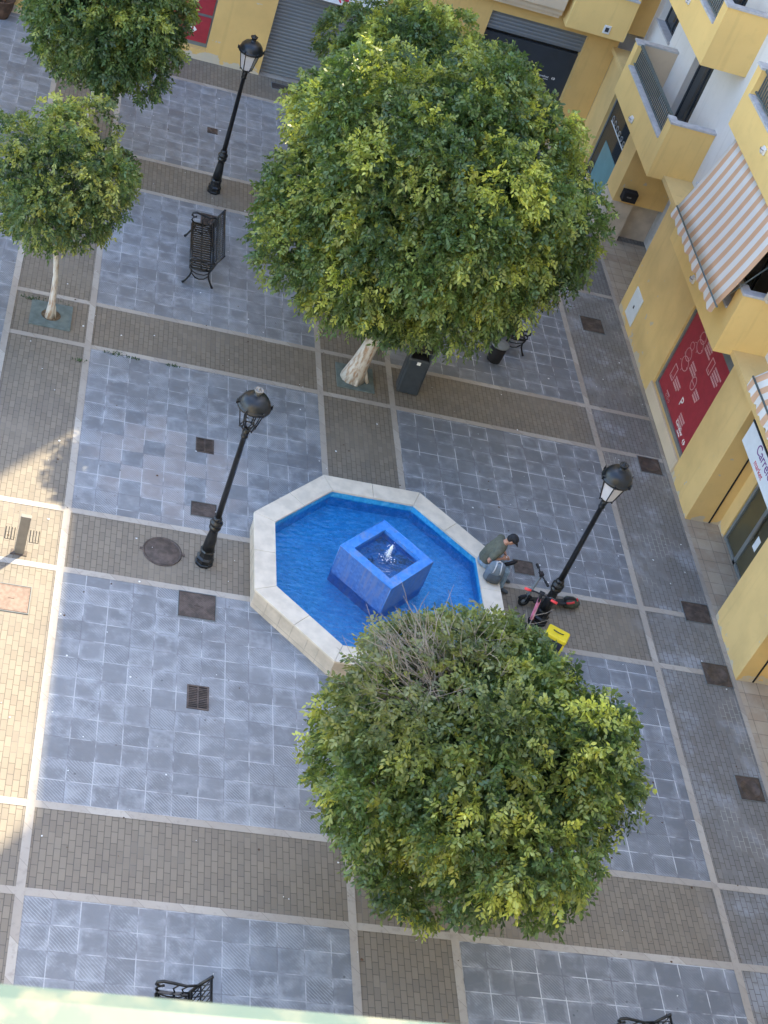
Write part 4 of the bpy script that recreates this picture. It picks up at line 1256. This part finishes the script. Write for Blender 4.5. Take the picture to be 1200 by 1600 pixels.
# ------------------------------------------------------------------ trees
def leaves_mesh(name, parent, pos, nrm, tint, Lr, seed, nleaf=9, droop=0.22):
    """every sprig is a drooping twig carrying pairs of pointed leaflets"""
    r = np.random.default_rng(seed)
    n = len(pos)
    d = nrm + r.normal(0, .45, (n, 3)); d[:, 2] -= droop
    d /= np.linalg.norm(d, axis=1)[:, None]
    rv = r.normal(0, 1, (n, 3)); a = np.cross(d, rv); a /= np.linalg.norm(a, axis=1)[:, None]
    up = np.cross(a, d)
    k = np.arange(nleaf)
    t = (k + 1) / nleaf
    side = np.where(k % 2 == 0, 1.0, -1.0); side[-1] = 0.0
    SL = Lr * 2.3 * r.uniform(.75, 1.25, n)
    ln = Lr * r.uniform(.7, 1.25, (n, nleaf))
    base = pos[:, None, :] + d[:, None, :] * (SL[:, None] * t[None, :])[..., None]
    base[..., 2] -= (0.25 * SL[:, None] * t[None, :] ** 2)
    ld = a[:, None, :] * (side[None, :, None] * .85) + d[:, None, :] * .55 + r.normal(0, .28, (n, nleaf, 3))
    ld[..., 2] -= .18
    ld /= np.linalg.norm(ld, axis=2)[..., None]
    wn_ = up[:, None, :] + r.normal(0, .35, (n, nleaf, 3))
    wd = np.cross(ld, wn_); wd /= np.linalg.norm(wd, axis=2)[..., None]
    nn = np.cross(wd, ld)
    hw = (ln * .24)[..., None]; l_ = ln[..., None]
    v = np.empty((n, nleaf, 6, 3))
    v[:, :, 0] = base
    v[:, :, 1] = base + ld * l_ * .35 + wd * hw + nn * hw * .35
    v[:, :, 2] = base + ld * l_ * .72 + wd * hw * .75 + nn * hw * .2 - np.array([0, 0, .06]) * l_
    v[:, :, 3] = base + ld * l_ - np.array([0, 0, .14]) * l_
    v[:, :, 4] = base + ld * l_ * .72 - wd * hw * .75 + nn * hw * .2 - np.array([0, 0, .06]) * l_
    v[:, :, 5] = base + ld * l_ * .35 - wd * hw + nn * hw * .35
    tot = n * nleaf
    me = bpy.data.meshes.new(name)
    me.vertices.add(tot * 6); me.loops.add(tot * 6); me.polygons.add(tot)
    off = np.array(parent.location)
    me.vertices.foreach_set('co', (v.reshape(-1, 3) - off).astype(np.float32).ravel())
    me.loops.foreach_set('vertex_index', np.arange(tot * 6, dtype=np.int32))
    me.polygons.foreach_set('loop_start', np.arange(0, tot * 6, 6, dtype=np.int32))
    me.polygons.foreach_set('loop_total', np.full(tot, 6, dtype=np.int32))
    c = np.ones((n, nleaf, 4), dtype=np.float32)
    c[..., :3] = tint[:, None, :] * r.uniform(.78, 1.25, (n, nleaf, 1))
    at = me.attributes.new('leaf_tint', 'FLOAT_COLOR', 'FACE')
    at.data.foreach_set('color', c.reshape(-1))
    me.materials.append(M['leaf'])
    me.update()
    o = bpy.data.objects.new(name, me); COL.objects.link(o); o.parent = parent
    return o

DARK = np.array([.058, .096, .036]); MID = np.array([.128, .192, .058]); YEL = np.array([.47, .475, .095]); OLV = np.array([.32, .29, .12])
def tree(base, label, C, R, nclump, nspr, leaf, seed, trunk_r, yellow=.35, group='bushy green street trees', bare=None, green=1.0, olive=0.0, rclump=.27, dent=None, extra=()):
    r = np.random.default_rng(seed)
    o = empty('street_tree', (base[0], base[1], 0), label, 'tree', group)
    C = np.array(C, float); R = np.array(R, float)
    Rm = R.mean()
    # trunk and limbs
    t = MB(); b = Vector((base[0], base[1], 0)); top = Vector((C[0], C[1], C[2] - R[2] * .45))
    pts = []; rad = []
    for i in range(9):
        q = i / 8; p = b.lerp(top, q); p.x += .06 * math.sin(q * 5 + seed); p.y += .05 * math.sin(q * 4 + seed * 2)
        pts.append(p); rad.append(trunk_r * (1.0 - .42 * q) * (1.45 if i == 0 else 1.12 if i == 1 else 1.0))
    t.tube(pts, rad, 12)
    for k in range(5):
        a = 2 * math.pi * k / 5 + seed
        t.tube([(b.x + trunk_r * .7 * math.cos(a), b.y + trunk_r * .7 * math.sin(a), .28), (b.x + trunk_r * 1.45 * math.cos(a), b.y + trunk_r * 1.45 * math.sin(a), .02)], [trunk_r * .35, trunk_r * .22], 6)
    t.build('trunk', 'bark', o)
    lm = MB()
    for k in range(9):
        a = 2 * math.pi * k / 9 + seed; el = r.uniform(.1, 1.2)
        e = top + Vector((math.cos(a) * math.cos(el) * R[0] * .62, math.sin(a) * math.cos(el) * R[1] * .62, (math.sin(el) * .8 + .1) * R[2] * .8))
        mid = top.lerp(e, .5) + Vector(r.normal(0, .15, 3)); 
        lm.tube([top - Vector((0, 0, .15 * R[2])), mid, e], [trunk_r * .5, trunk_r * .3, trunk_r * .12], 7)
        for q in range(3):
            s = mid.lerp(e, .3 * q); e2 = s + Vector(r.normal(0, .15 * Rm, 3)); lm.tube([s, s.lerp(e2, .5) + Vector(r.normal(0, .05, 3)), e2], [trunk_r * .16, trunk_r * .1, trunk_r * .05], 5)
    lm.build('limbs', 'bark', o)
    # crown : clumps of sprigs
    P, N, T = [], [], []
    ga = math.pi * (3 - math.sqrt(5))
    lump = r.uniform(0, 6.28, 6)
    for i in range(nclump + len(extra)):
        z = 1 - 2 * (i + .5) / nclump if i < nclump else -.6; ph = i * ga; s = math.sqrt(max(0, 1 - z * z))
        dr = np.array([s * math.cos(ph), s * math.sin(ph), z]) + r.normal(0, .10, 3); dr /= np.linalg.norm(dr)
        wob = 1 + .05 * math.sin(2 * ph + lump[2]) + .07 * math.sin(3 * math.atan2(dr[1], dr[0]) + lump[0]) + .06 * math.sin(5 * dr[2] + 2 * ph + lump[1])
        if dent is not None: wob *= 1 - dent[1] * max(0, float(dr @ np.array(dent[0])) - .45) * 1.8
        c = C + dr * R * r.uniform(.62, .88) * wob
        rc = Rm * r.uniform(.72, 1.25) * rclump
        if i >= nclump:
            ex = extra[i - nclump]; c = np.array(ex[:3]); rc = ex[3]; dr = (c - C) / np.linalg.norm(c - C)
        m = int(nspr * (rc / (Rm * rclump)) ** 2)
        dd = r.normal(0, 1, (m, 3)) + dr * .75 + np.array([0, 0, .25]); dd /= np.linalg.norm(dd, axis=1)[:, None]
        rad_ = r.uniform(.55, 1.12, m) ** .7
        p = c + dd * (rc * rad_)[:, None]
        sun_ = np.clip((rad_ - .6) * 1.6, 0, 1)  # outer sprigs carry yellower leaves
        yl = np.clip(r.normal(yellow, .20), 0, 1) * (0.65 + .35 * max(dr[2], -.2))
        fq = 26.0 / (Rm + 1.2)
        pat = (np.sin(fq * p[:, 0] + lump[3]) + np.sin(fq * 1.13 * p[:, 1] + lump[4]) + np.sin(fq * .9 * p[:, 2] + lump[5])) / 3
        y_ = np.clip(pat * .75 + (yl - .12) * 1.75 * (.35 + .65 * sun_) + r.normal(0, .16, m), 0, 1)  # sun_ only weights the outer sprigs, whose leaves are yellower
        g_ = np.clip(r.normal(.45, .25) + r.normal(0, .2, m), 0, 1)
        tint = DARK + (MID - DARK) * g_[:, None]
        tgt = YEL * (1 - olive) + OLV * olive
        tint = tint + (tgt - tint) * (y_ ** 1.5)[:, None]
        keep = np.ones(m, bool)
        if bare is not None:
            ang = ((p - C) / R) @ np.array(bare[0])
            keep = r.uniform(0, 1, m) > np.clip((ang - bare[1]) * 3.2, 0, bare[2])
            far = np.clip((ang - bare[1] + .15) * 2.5, 0, 1)
            tint = tint + (np.array([.17, .175, .085]) - tint) * (far * .8)[:, None]
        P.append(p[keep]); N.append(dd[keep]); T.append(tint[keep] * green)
    # inner fill so the sky side is closed
    nf = int(nclump * nspr * .35)
    dd = r.normal(0, 1, (nf, 3)); dd /= np.linalg.norm(dd, axis=1)[:, None]
    pf = C + dd * R * r.uniform(.3, .66, nf)[:, None]
    if bare is not None:
        ang = ((pf - C) / R) @ np.array(bare[0]); k = r.uniform(0, 1, nf) > np.clip((ang - bare[1] + .2) * 3, 0, .9); pf = pf[k]; dd = dd[k]
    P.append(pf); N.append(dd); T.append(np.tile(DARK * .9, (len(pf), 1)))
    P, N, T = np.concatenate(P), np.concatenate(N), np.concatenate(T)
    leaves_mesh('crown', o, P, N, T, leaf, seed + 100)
    if bare is not None:
        tw = MB(); bd = np.array(bare[0]); 
        for k in range(120):
            dr = bd + r.normal(0, .27, 3); dr /= np.linalg.norm(dr)
            s = C + dr * R * r.uniform(.45, .6) + r.normal(0, .1, 3); e = C + dr * R * r.uniform(.86, 1.0) + r.normal(0, .22, 3); m_ = (s + e) / 2 + r.normal(0, .09, 3)
            tw.tube([s, m_, e], [.009, .006, .0025], 5)
            for q in range(3):
                a = m_ + (e - m_) * r.uniform(0, .8); e2 = a + (e - s) * .25 + r.normal(0, .13, 3); tw.tube([a, (a + e2) / 2 + r.normal(0, .02, 3), e2], [.005, .004, .002], 4)
        tw.build('bare_twigs', 'twig', o)
    return o
tree((7.07, 25.26), "largest tree with dense rounded crown behind the fountain", (7.31, 25.26, 4.66), (3.04, 3.04, 2.72), 100, 215, .095, 11, .195, .44, dent=((.62, -.50, -.60), .13), extra=((7.0, 24.2, 2.62, .5), (7.6, 24.3, 2.62, .45), (6.4, 24.3, 2.8, .5)))
tree((7.05, 12.52), "front tree with bare twigs on its upper left side", (7.06, 12.67, 3.58), (2.34, 2.26, 1.52), 78, 150, .085, 23, .14, .45, extra=((6.35, 11.38, 2.2, .50), (6.0, 11.65, 2.35, .45), (6.78, 11.3, 2.1, .5), (6.55, 11.75, 1.85, .45)), bare=((-.62, .35, .70), .62, .86), dent=((.62, .66, .42), .30))
tree((.54, 25.27), "small yellowish tree with slim pale trunk at the left edge", (.22, 25.27, 3.28), (1.42, 1.42, 1.2), 32, 78, .08, 31, .07, .66, olive=.35, rclump=.30)
tree((.54, 31.6), "dark green tree at the top left with slim trunk", (.66, 31.6, 3.7), (1.72, 1.72, 1.4), 75, 80, .09, 43, .085, .28)
tree((7.07, 31.55), "tree crown showing just above the largest tree before the shutter", (7.3, 31.2, 4.45), (1.8, 1.8, 1.45), 60, 90, .095, 57, .12, .52)

# ------------------------------------------------------------------ seated man
PH = Vector((9.22, 19.72, .56))
F = Vector((.97, -.22, 0)).normalized(); Lf = Vector((-F.y, F.x, 0)); U = Vector((0, 0, 1))
def pt(f, l, u): return PH + F * f + Lf * l + U * u
MAN = empty('person', (PH.x, PH.y, .455), "man in olive t-shirt and black cap seated on the fountain rim looking down", 'person')
def ell(c, ru, rv, axis, w):
    """ring with half-width ru along w and rv along axis x w"""
    a = Vector(axis).normalized(); u = (Vector(w) - a * Vector(w).dot(a)).normalized(); v = a.cross(u)
    return (c, u * ru, v * rv)
def limb(mb, pts, rad, n=12):
    mb.tube(pts, rad, n)
spine = [pt(-.02, 0, -.09), pt(-.02, 0, .02), pt(.0, 0, .16), pt(.05, 0, .30), pt(.11, 0, .42), pt(.155, 0, .49), pt(.18, 0, .53)]
dims = [(.16, .125), (.175, .135), (.165, .12), (.185, .125), (.20, .125), (.15, .10), (.07, .065)]
def torso(mb, k=0.0, lo=0, hi=7):
    rings = []
    for i in range(lo, hi):
        ax = spine[min(i + 1, 6)] - spine[max(i - 1, 0)]
        rings.append(ell(spine[i], dims[i][0] + k, dims[i][1] + k, ax, Lf))
    mb.loft(rings, 20)
SHR, SHL = pt(.11, -.19, .435), pt(.11, .19, .435)
ELR, ELL = pt(-.01, -.27, .19), pt(.20, .27, .22)
HDR, HDL = pt(.25, -.08, .19), pt(.30, .06, .20)
KNR, KNL = pt(.42, -.13, -.02), pt(.44, .14, -.03)
ANR, ANL = pt(.45, -.14, -.47), pt(.47, .17, -.47)
HPR, HPL = pt(.02, -.09, -.03), pt(.02, .09, -.03)
HEAD = pt(.27, 0, .645)
hf = (F * .80 - U * .60).normalized(); hu = (F * .60 + U * .80).normalized()   # face looks forward and down
HR = Matrix((hf, Lf, hu)).transposed()
bd = MB()
torso(bd)
limb(bd, [pt(.16, 0, .49), pt(.20, 0, .56), HEAD - hu * .04], [.062, .056, .058])
bd.ball(HEAD, .098, .076, .118, 18, HR)
bd.ball(HEAD + hf * .035 - hu * .055, .062, .056, .062, 14, HR)
bd.ball(HEAD + hf * .098 - hu * .012, .020, .014, .026, 10, HR)
for s in (-1, 1):
    bd.ball(HEAD + Lf * s * .078 - hu * .012, .018, .010, .030, 8, HR)
    bd.ball(HEAD + hf * .083 + Lf * s * .032 + hu * .022, .014, .020, .010, 8, HR)
bd.ball(HEAD + hf * .086 - hu * .055, .014, .026, .009, 8, HR)
for sh_, el_, hd_ in ((SHR, ELR, HDR), (SHL, ELL, HDL)):
    limb(bd, [sh_ - (sh_ - spine[4]) * .3, sh_, sh_.lerp(el_, .5), el_], [.075, .062, .052, .043])
    limb(bd, [el_, el_.lerp(hd_, .35), el_.lerp(hd_, .95)], [.044, .043, .028])
for h_, k_, a_ in ((HPR, KNR, ANR), (HPL, KNL, ANL)):
    limb(bd, [h_, h_.lerp(k_, .5), k_], [.092, .082, .06]); limb(bd, [k_, k_.lerp(a_, .35), a_], [.058, .058, .038])
# hands : palm, four bent fingers and a thumb each, closing round a small snack
OBJ = (HDR + HDL) / 2 + F * .08
for hd_, el_, s in ((HDR, ELR, 1), (HDL, ELL, -1)):
    d = (hd_ - el_).normalized(); inn = (OBJ - hd_); inn = (inn - d * inn.dot(d)).normalized(); sd2 = d.cross(inn)
    pc = hd_ + d * .035
    bd.loft([ell(hd_ - d * .01, .022, .018, d, sd2), ell(pc, .040, .016, d, sd2), ell(pc + d * .045, .042, .015, d, sd2)], 12)
    for k, (off, ln_) in enumerate(((-.030, .068), (-.010, .078), (.010, .074), (.030, .058))):
        b0 = pc + d * .045 + sd2 * off
        bd.tube([b0 - d * .015, b0 + d * ln_ * .4 + inn * .008, b0 + d * ln_ * .7 + inn * ln_ * .35, b0 + d * ln_ * .62 + inn * ln_ * .7], [.0095, .009, .0085, .0075], 8)
    tb0 = pc - sd2 * .034 - d * .01
    bd.tube([tb0, tb0 - sd2 * .018 + d * .022 + inn * .012, tb0 - sd2 * .012 + d * .05 + inn * .03], [.012, .011, .008], 8)
body = bd.build('body', 'skin', MAN)
rm = body.modifiers.new('skin_surface', 'REMESH'); rm.mode = 'VOXEL'; rm.voxel_size = .007; rm.use_smooth_shade = True
smd = body.modifiers.new('smooth', 'SMOOTH'); smd.iterations = 2; smd.factor = .5
def cloth(mb, name, mat, vox=.011, it=4):
    o = mb.build(name, mat, MAN)
    r_ = o.modifiers.new('cloth_surface', 'REMESH'); r_.mode = 'VOXEL'; r_.voxel_size = vox; r_.use_smooth_shade = True
    s_ = o.modifiers.new('smooth', 'SMOOTH'); s_.iterations = it; s_.factor = .5
    return o
sm_ = MB(); torso(sm_, .020, 1, 7)
for sh_, el_ in ((SHR, ELR), (SHL, ELL)):
    limb(sm_, [sh_ - (sh_ - spine[4]) * .4, sh_, sh_.lerp(el_, .55), sh_.lerp(el_, .74)], [.095, .086, .076, .078])
for k in range(5):
    q = pt(-.14 + .01 * k, 0, .02 + .06 * k); sm_.tube([q - Lf * .12, q + Lf * .02 - F * .01, q + Lf * .12], .012, 6)
cloth(sm_, 't_shirt', 'shirt')
jm = MB()
for h_, k_, a_ in ((HPR, KNR, ANR), (HPL, KNL, ANL)):
    limb(jm, [h_ - F * .03, h_.lerp(k_, .5), k_, k_.lerp(a_, .08)], [.115, .098, .078, .074]); limb(jm, [k_, k_.lerp(a_, .4), k_.lerp(a_, .93)], [.074, .070, .062])
torso(jm, .016, 0, 2)
cloth(jm, 'jeans', 'jeans')
for a_ in (ANR, ANL):
    s = MB(); c = Vector((a_.x, a_.y, 0)); 
    s.loft([ell(c - F * .085 + U * .055, .036, .04, F, Lf), ell(c - F * .03 + U * .07, .043, .062, F, Lf), ell(c + F * .06 + U * .055, .046, .048, F, Lf), ell(c + F * .14 + U * .042, .047, .034, F, Lf), ell(c + F * .185 + U * .032, .03, .02, F, Lf)], 14)
    s.build('shoe', 'packdark', MAN)
cpb = MB(); cc = HEAD + hu * .035
cpb.loft([(cc - hu * .012, hf * .112, Lf * .090), (cc + hu * .03, hf * .110, Lf * .089), (cc + hu * .065, hf * .092, Lf * .075), (cc + hu * .09, hf * .055, Lf * .045), (cc + hu * .098, hf * .012, Lf * .01)], 20)
cpb.loft([(cc + hf * .085 - hu * .004, Lf * .075, hu * .008), (cc + hf * .14 - hu * .01, Lf * .07, hu * .006), (cc + hf * .18 - hu * .022, Lf * .045, hu * .005)], 14)
cpb.build('cap', 'black', MAN)
hrm = MB(); hrm.ball(HEAD - hf * .035 - hu * .005, .072, .080, .075, 14, HR); hrm.build('hair', 'black', MAN)
sn = MB(); sn.ball(OBJ, .035, .028, .03, 10); sn.obox(OBJ + U * .02 - F * .02, .05, .035, .02, .5)
so = sn.build('snack_wrapper', 'whiteplastic'); tag(so, "small white wrapper held in the seated man's hands", 'wrapper')
# backpack beside him on the rim
BP = empty('backpack', (9.30, 19.30, .455), "grey blue backpack standing on the fountain rim beside the seated man", 'backpack')
BP.rotation_euler = (0, 0, -.15)
b = MB(); b.loft([((0, 0, 0.0), (.17, 0, 0), (0, .12, 0)), ((0, 0, .03), (.185, 0, 0), (0, .135, 0)), ((0, 0, .22), (.18, 0, 0), (0, .13, 0)), ((0, .0, .38), (.155, 0, 0), (0, .11, 0)), ((0, 0, .44), (.09, 0, 0), (0, .06, 0))], 20); b.build('bag', 'pack', BP, world=False)
b = MB(); b.loft([((0, -.12, .04), (.13, 0, 0), (0, .05, 0)), ((0, -.13, .14), (.14, 0, 0), (0, .05, 0)), ((0, -.12, .22), (.12, 0, 0), (0, .03, 0))], 16); b.build('front_pocket', 'packdark', BP, world=False)
b = MB(); b.tube([(-.07, -.125, .27), (-.06, -.12, .36), (-.05, -.06, .43), (-.05, .02, .45)], .012, 6); b.tube([(.07, -.125, .27), (.06, -.12, .36), (.05, -.06, .43), (.05, .02, .45)], .012, 6); b.tube([(-.04, 0, .44), (0, 0, .48), (.04, 0, .44)], .012, 6); b.build('strap', 'coping', BP, world=False)
b = MB(); b.loft([((.0, .0, 0), (.05, .0, 0), (0, .035, 0)), ((0, 0, .2), (.05, 0, 0), (0, .035, 0)), ((0, 0, .235), (.03, 0, 0), (0, .02, 0)), ((0, 0, .26), (.028, 0, 0), (0, .02, 0))], 12)
bt = empty('water_bottle', (9.50, 19.47, .72), "dark bottle lying on the backpack under the man's hands", 'bottle'); bt.rotation_euler = (0, RAD(78), RAD(20))
b.build('flask', 'black', bt, world=False)

# ------------------------------------------------------------------ scooters, bag and delivery box by the right-hand lamp
def wheel(mb, c, ax, R, w, n=20):
    c = Vector(c); ax = Vector(ax).normalized(); a = ax.orthogonal().normalized(); b_ = ax.cross(a)
    mb.tube([c + (a * math.cos(2 * math.pi * k / n) + b_ * math.sin(2 * math.pi * k / n)) * R for k in range(n + 1)], w, 8)
def scooter(name, base, rz, label, stemmat, lean, hs=1.0):
    o = empty(name, base, label, 'scooter', 'electric scooters by the lamp post', rz)
    o.rotation_euler = (lean, 0, rz)
    for x, nm in ((.48, 'front'), (-.48, 'rear')):
        wh = MB(); wheel(wh, (x, 0, .115), (0, 1, 0), .088, .030); wh.build('wheel', 'rubber', o, world=False)
        h = MB(); h.tube([(x, -.03, .115), (x, .03, .115)], .055, 14); h.build('hub', 'greyframe', o, world=False)
    d = MB(); d.box(-.42, -.085, .12, .30, .085, .165); d.box(.28, -.045, .14, .40, .045, .20); d.build('deck', 'rubber', o, world=False, bevel=.02)
    f = MB(); f.tube([(-.62, 0, .19), (-.55, 0, .235), (-.46, 0, .245), (-.36, 0, .21)], .030, 8); f.tube([(.36, 0, .22), (.46, 0, .245), (.56, 0, .22), (.60, 0, .17)], .030, 8); f.build('mudguard', 'black', o, world=False)
    s = MB(); s.tube([(.47, 0, .16), (.42, 0, .32), (.42 - .12 * hs, 0, .32 + .66 * hs)], [.036, .036, .030], 10); s.build('stem', stemmat, o, world=False)
    ho = Vector((.12 - .12 * hs, 0, .66 * hs - .66))
    s = MB(); s.tube([Vector((.33, 0, .80)) + ho, Vector((.285, 0, 1.03)) + ho], .030, 8); s.build('stem_collar', 'black', o, world=False)
    s = MB(); s.tube([(.46, -.045, .12), (.44, -.045, .26), (.42, 0, .32), (.44, .045, .26), (.46, .045, .12)], .016, 6); s.build('fork', 'black', o, world=False)
    hb_ = MB(); hb_.tube([(.27, -.26, 1.02), (.29, -.1, 1.03), (.29, .1, 1.03), (.27, .26, 1.02)], .016, 8); hb_.box(.26, -.05, 1.03, .34, .05, 1.07); hb_.v = [tuple(Vector(q) + ho) for q in hb_.v]; hb_.build('handlebar', 'black', o, world=False)
    for sg in (-1, 1):
        g_ = MB(); g_.tube([(.275, sg * .20, 1.022), (.265, sg * .33, 1.015)], .026, 8); g_.v = [tuple(Vector(q) + ho) for q in g_.v]; g_.build('grip', 'redgrip' if stemmat == 'pink' else 'rubber', o, world=False)
        b_ = MB(); b_.tube([(.29, sg * .14, 1.03), (.34, sg * .20, 1.02), (.345, sg * .28, 1.01)], .008, 6); b_.v = [tuple(Vector(q) + ho) for q in b_.v]; b_.build('brake_lever', 'greyframe', o, world=False)
    r_ = MB(); r_.box(-.655, -.025, .20, -.63, .025, .24); r_.build('tail_light', 'redgrip', o, world=False)
    return o
# pink stemmed scooter heading up-picture, and a black one crossing behind the lamp base
scooter('electric_scooter', (9.90, 18.22, 0), RAD(62), "scooter with pink stem and red grips leaning by the right lamp post", 'pink', RAD(-4))
scooter('electric_scooter', (10.55, 19.26, 0), RAD(188), "black scooter parked behind the right lamp base with its wheel toward the fountain", 'greyframe', RAD(8), .62)
HL = empty('helmet', (11.08, 19.38, 0.0), "dark olive helmet bag lying behind the right lamp base", 'bag')
b = MB(); b.loft([((-.17, 0, .10), (0, .05, 0), (0, 0, .06)), ((-.1, 0, .12), (0, .12, 0), (0, 0, .11)), ((.04, 0, .12), (0, .13, 0), (0, 0, .115)), ((.15, .02, .10), (0, .09, 0), (0, 0, .08)), ((.2, .03, .09), (0, .04, 0), (0, 0, .04))], 16); b.build('shell', 'olive', HL, world=False)
b = MB(); b.tube([(-.12, -.1, .17), (-.05, -.12, .21), (.02, -.1, .23)], .022, 8); b.build('strap', 'redgrip', HL, world=False)
BX = empty('delivery_box', (10.46, 18.12, 0), "black delivery box with bright yellow lid beside the front tree", 'box', rz=RAD(-27))
b = MB(); b.box(-.205, -.135, .01, .205, .135, .40); b.build('body', 'boxdark', BX, world=False, bevel=.02)
b = MB(); b.box(-.215, -.145, .402, .215, .145, .50); b.build('lid', 'yellowbox', BX, world=False, bevel=.025)
b = MB(); b.box(-.205, -.142, .03, -.17, -.1355, .40); b.box(.17, -.142, .03, .205, -.1355, .40); b.build('corner_strip', 'yellowbox', BX, world=False)
b = MB(); b.tube([(-.10, .02, .505), (-.05, -.02, .53), (.05, -.02, .53), (.10, .02, .505)], .010, 6); b.build('handle', 'olive', BX, world=False)

# ------------------------------------------------------------------ litter specks and weeds
sp_ = MB()
for k in range(620):
    x = random.uniform(-1, 14.3); y = random.uniform(9, 36.5)
    if (x - FX) ** 2 + (y - FY) ** 2 < 6.6: continue
    n = random.choice((4, 5, 6)); s = random.choice((.010, .012, .016, .022, .03)); a0 = random.random() * 6
    sp_.cur = 0 if random.random() < .55 else 1
    ring = [(x + s * random.uniform(.5, 1) * math.cos(a0 + 6.28 * i / n), y + s * random.uniform(.5, 1) * math.sin(a0 + 6.28 * i / n)) for i in range(n)]
    sp_.add([(a, b, .0145) for a, b in ring] + [(x, y, .022)], [(i, (i + 1) % n, n) for i in range(n)])
o = sp_.build('litter', ['speck', 'darkleaf']); tag(o, "pale specks and tiny dead leaves scattered over the paving", 'litter', kind='stuff')
wd = MB()
def weeds(x, y, s, m):
    for k in range(m):
        a = random.uniform(0, 6.28); r = random.uniform(0, s); px_, py_ = x + r * math.cos(a) * 1.6, y + r * math.sin(a) * .5; h = random.uniform(.02, .06); t = random.uniform(0, 6.28)
        wd.add([(px_ - .012 * math.sin(t), py_ + .012 * math.cos(t), .006), (px_ + .012 * math.sin(t), py_ - .012 * math.cos(t), .006), (px_ + .03 * math.cos(t), py_ + .03 * math.sin(t), h)], [(0, 1, 2)])
for x, y, s, m in ((1.9, 24.45, .18, 60), (2.3, 24.42, .10, 30), (3.1, 24.43, .10, 40), (.1, 25.75, .16, 60), (1.25, 24.0, .12, 40), (.5, 25.75, .3, 30), (6.3, 13.2, .05, 14), (1.3, 32.5, .1, 20)): weeds(x, y, s, m)
o = wd.build('weeds', 'weed'); tag(o, "small green weeds growing along the stone strips", 'weeds', kind='stuff')
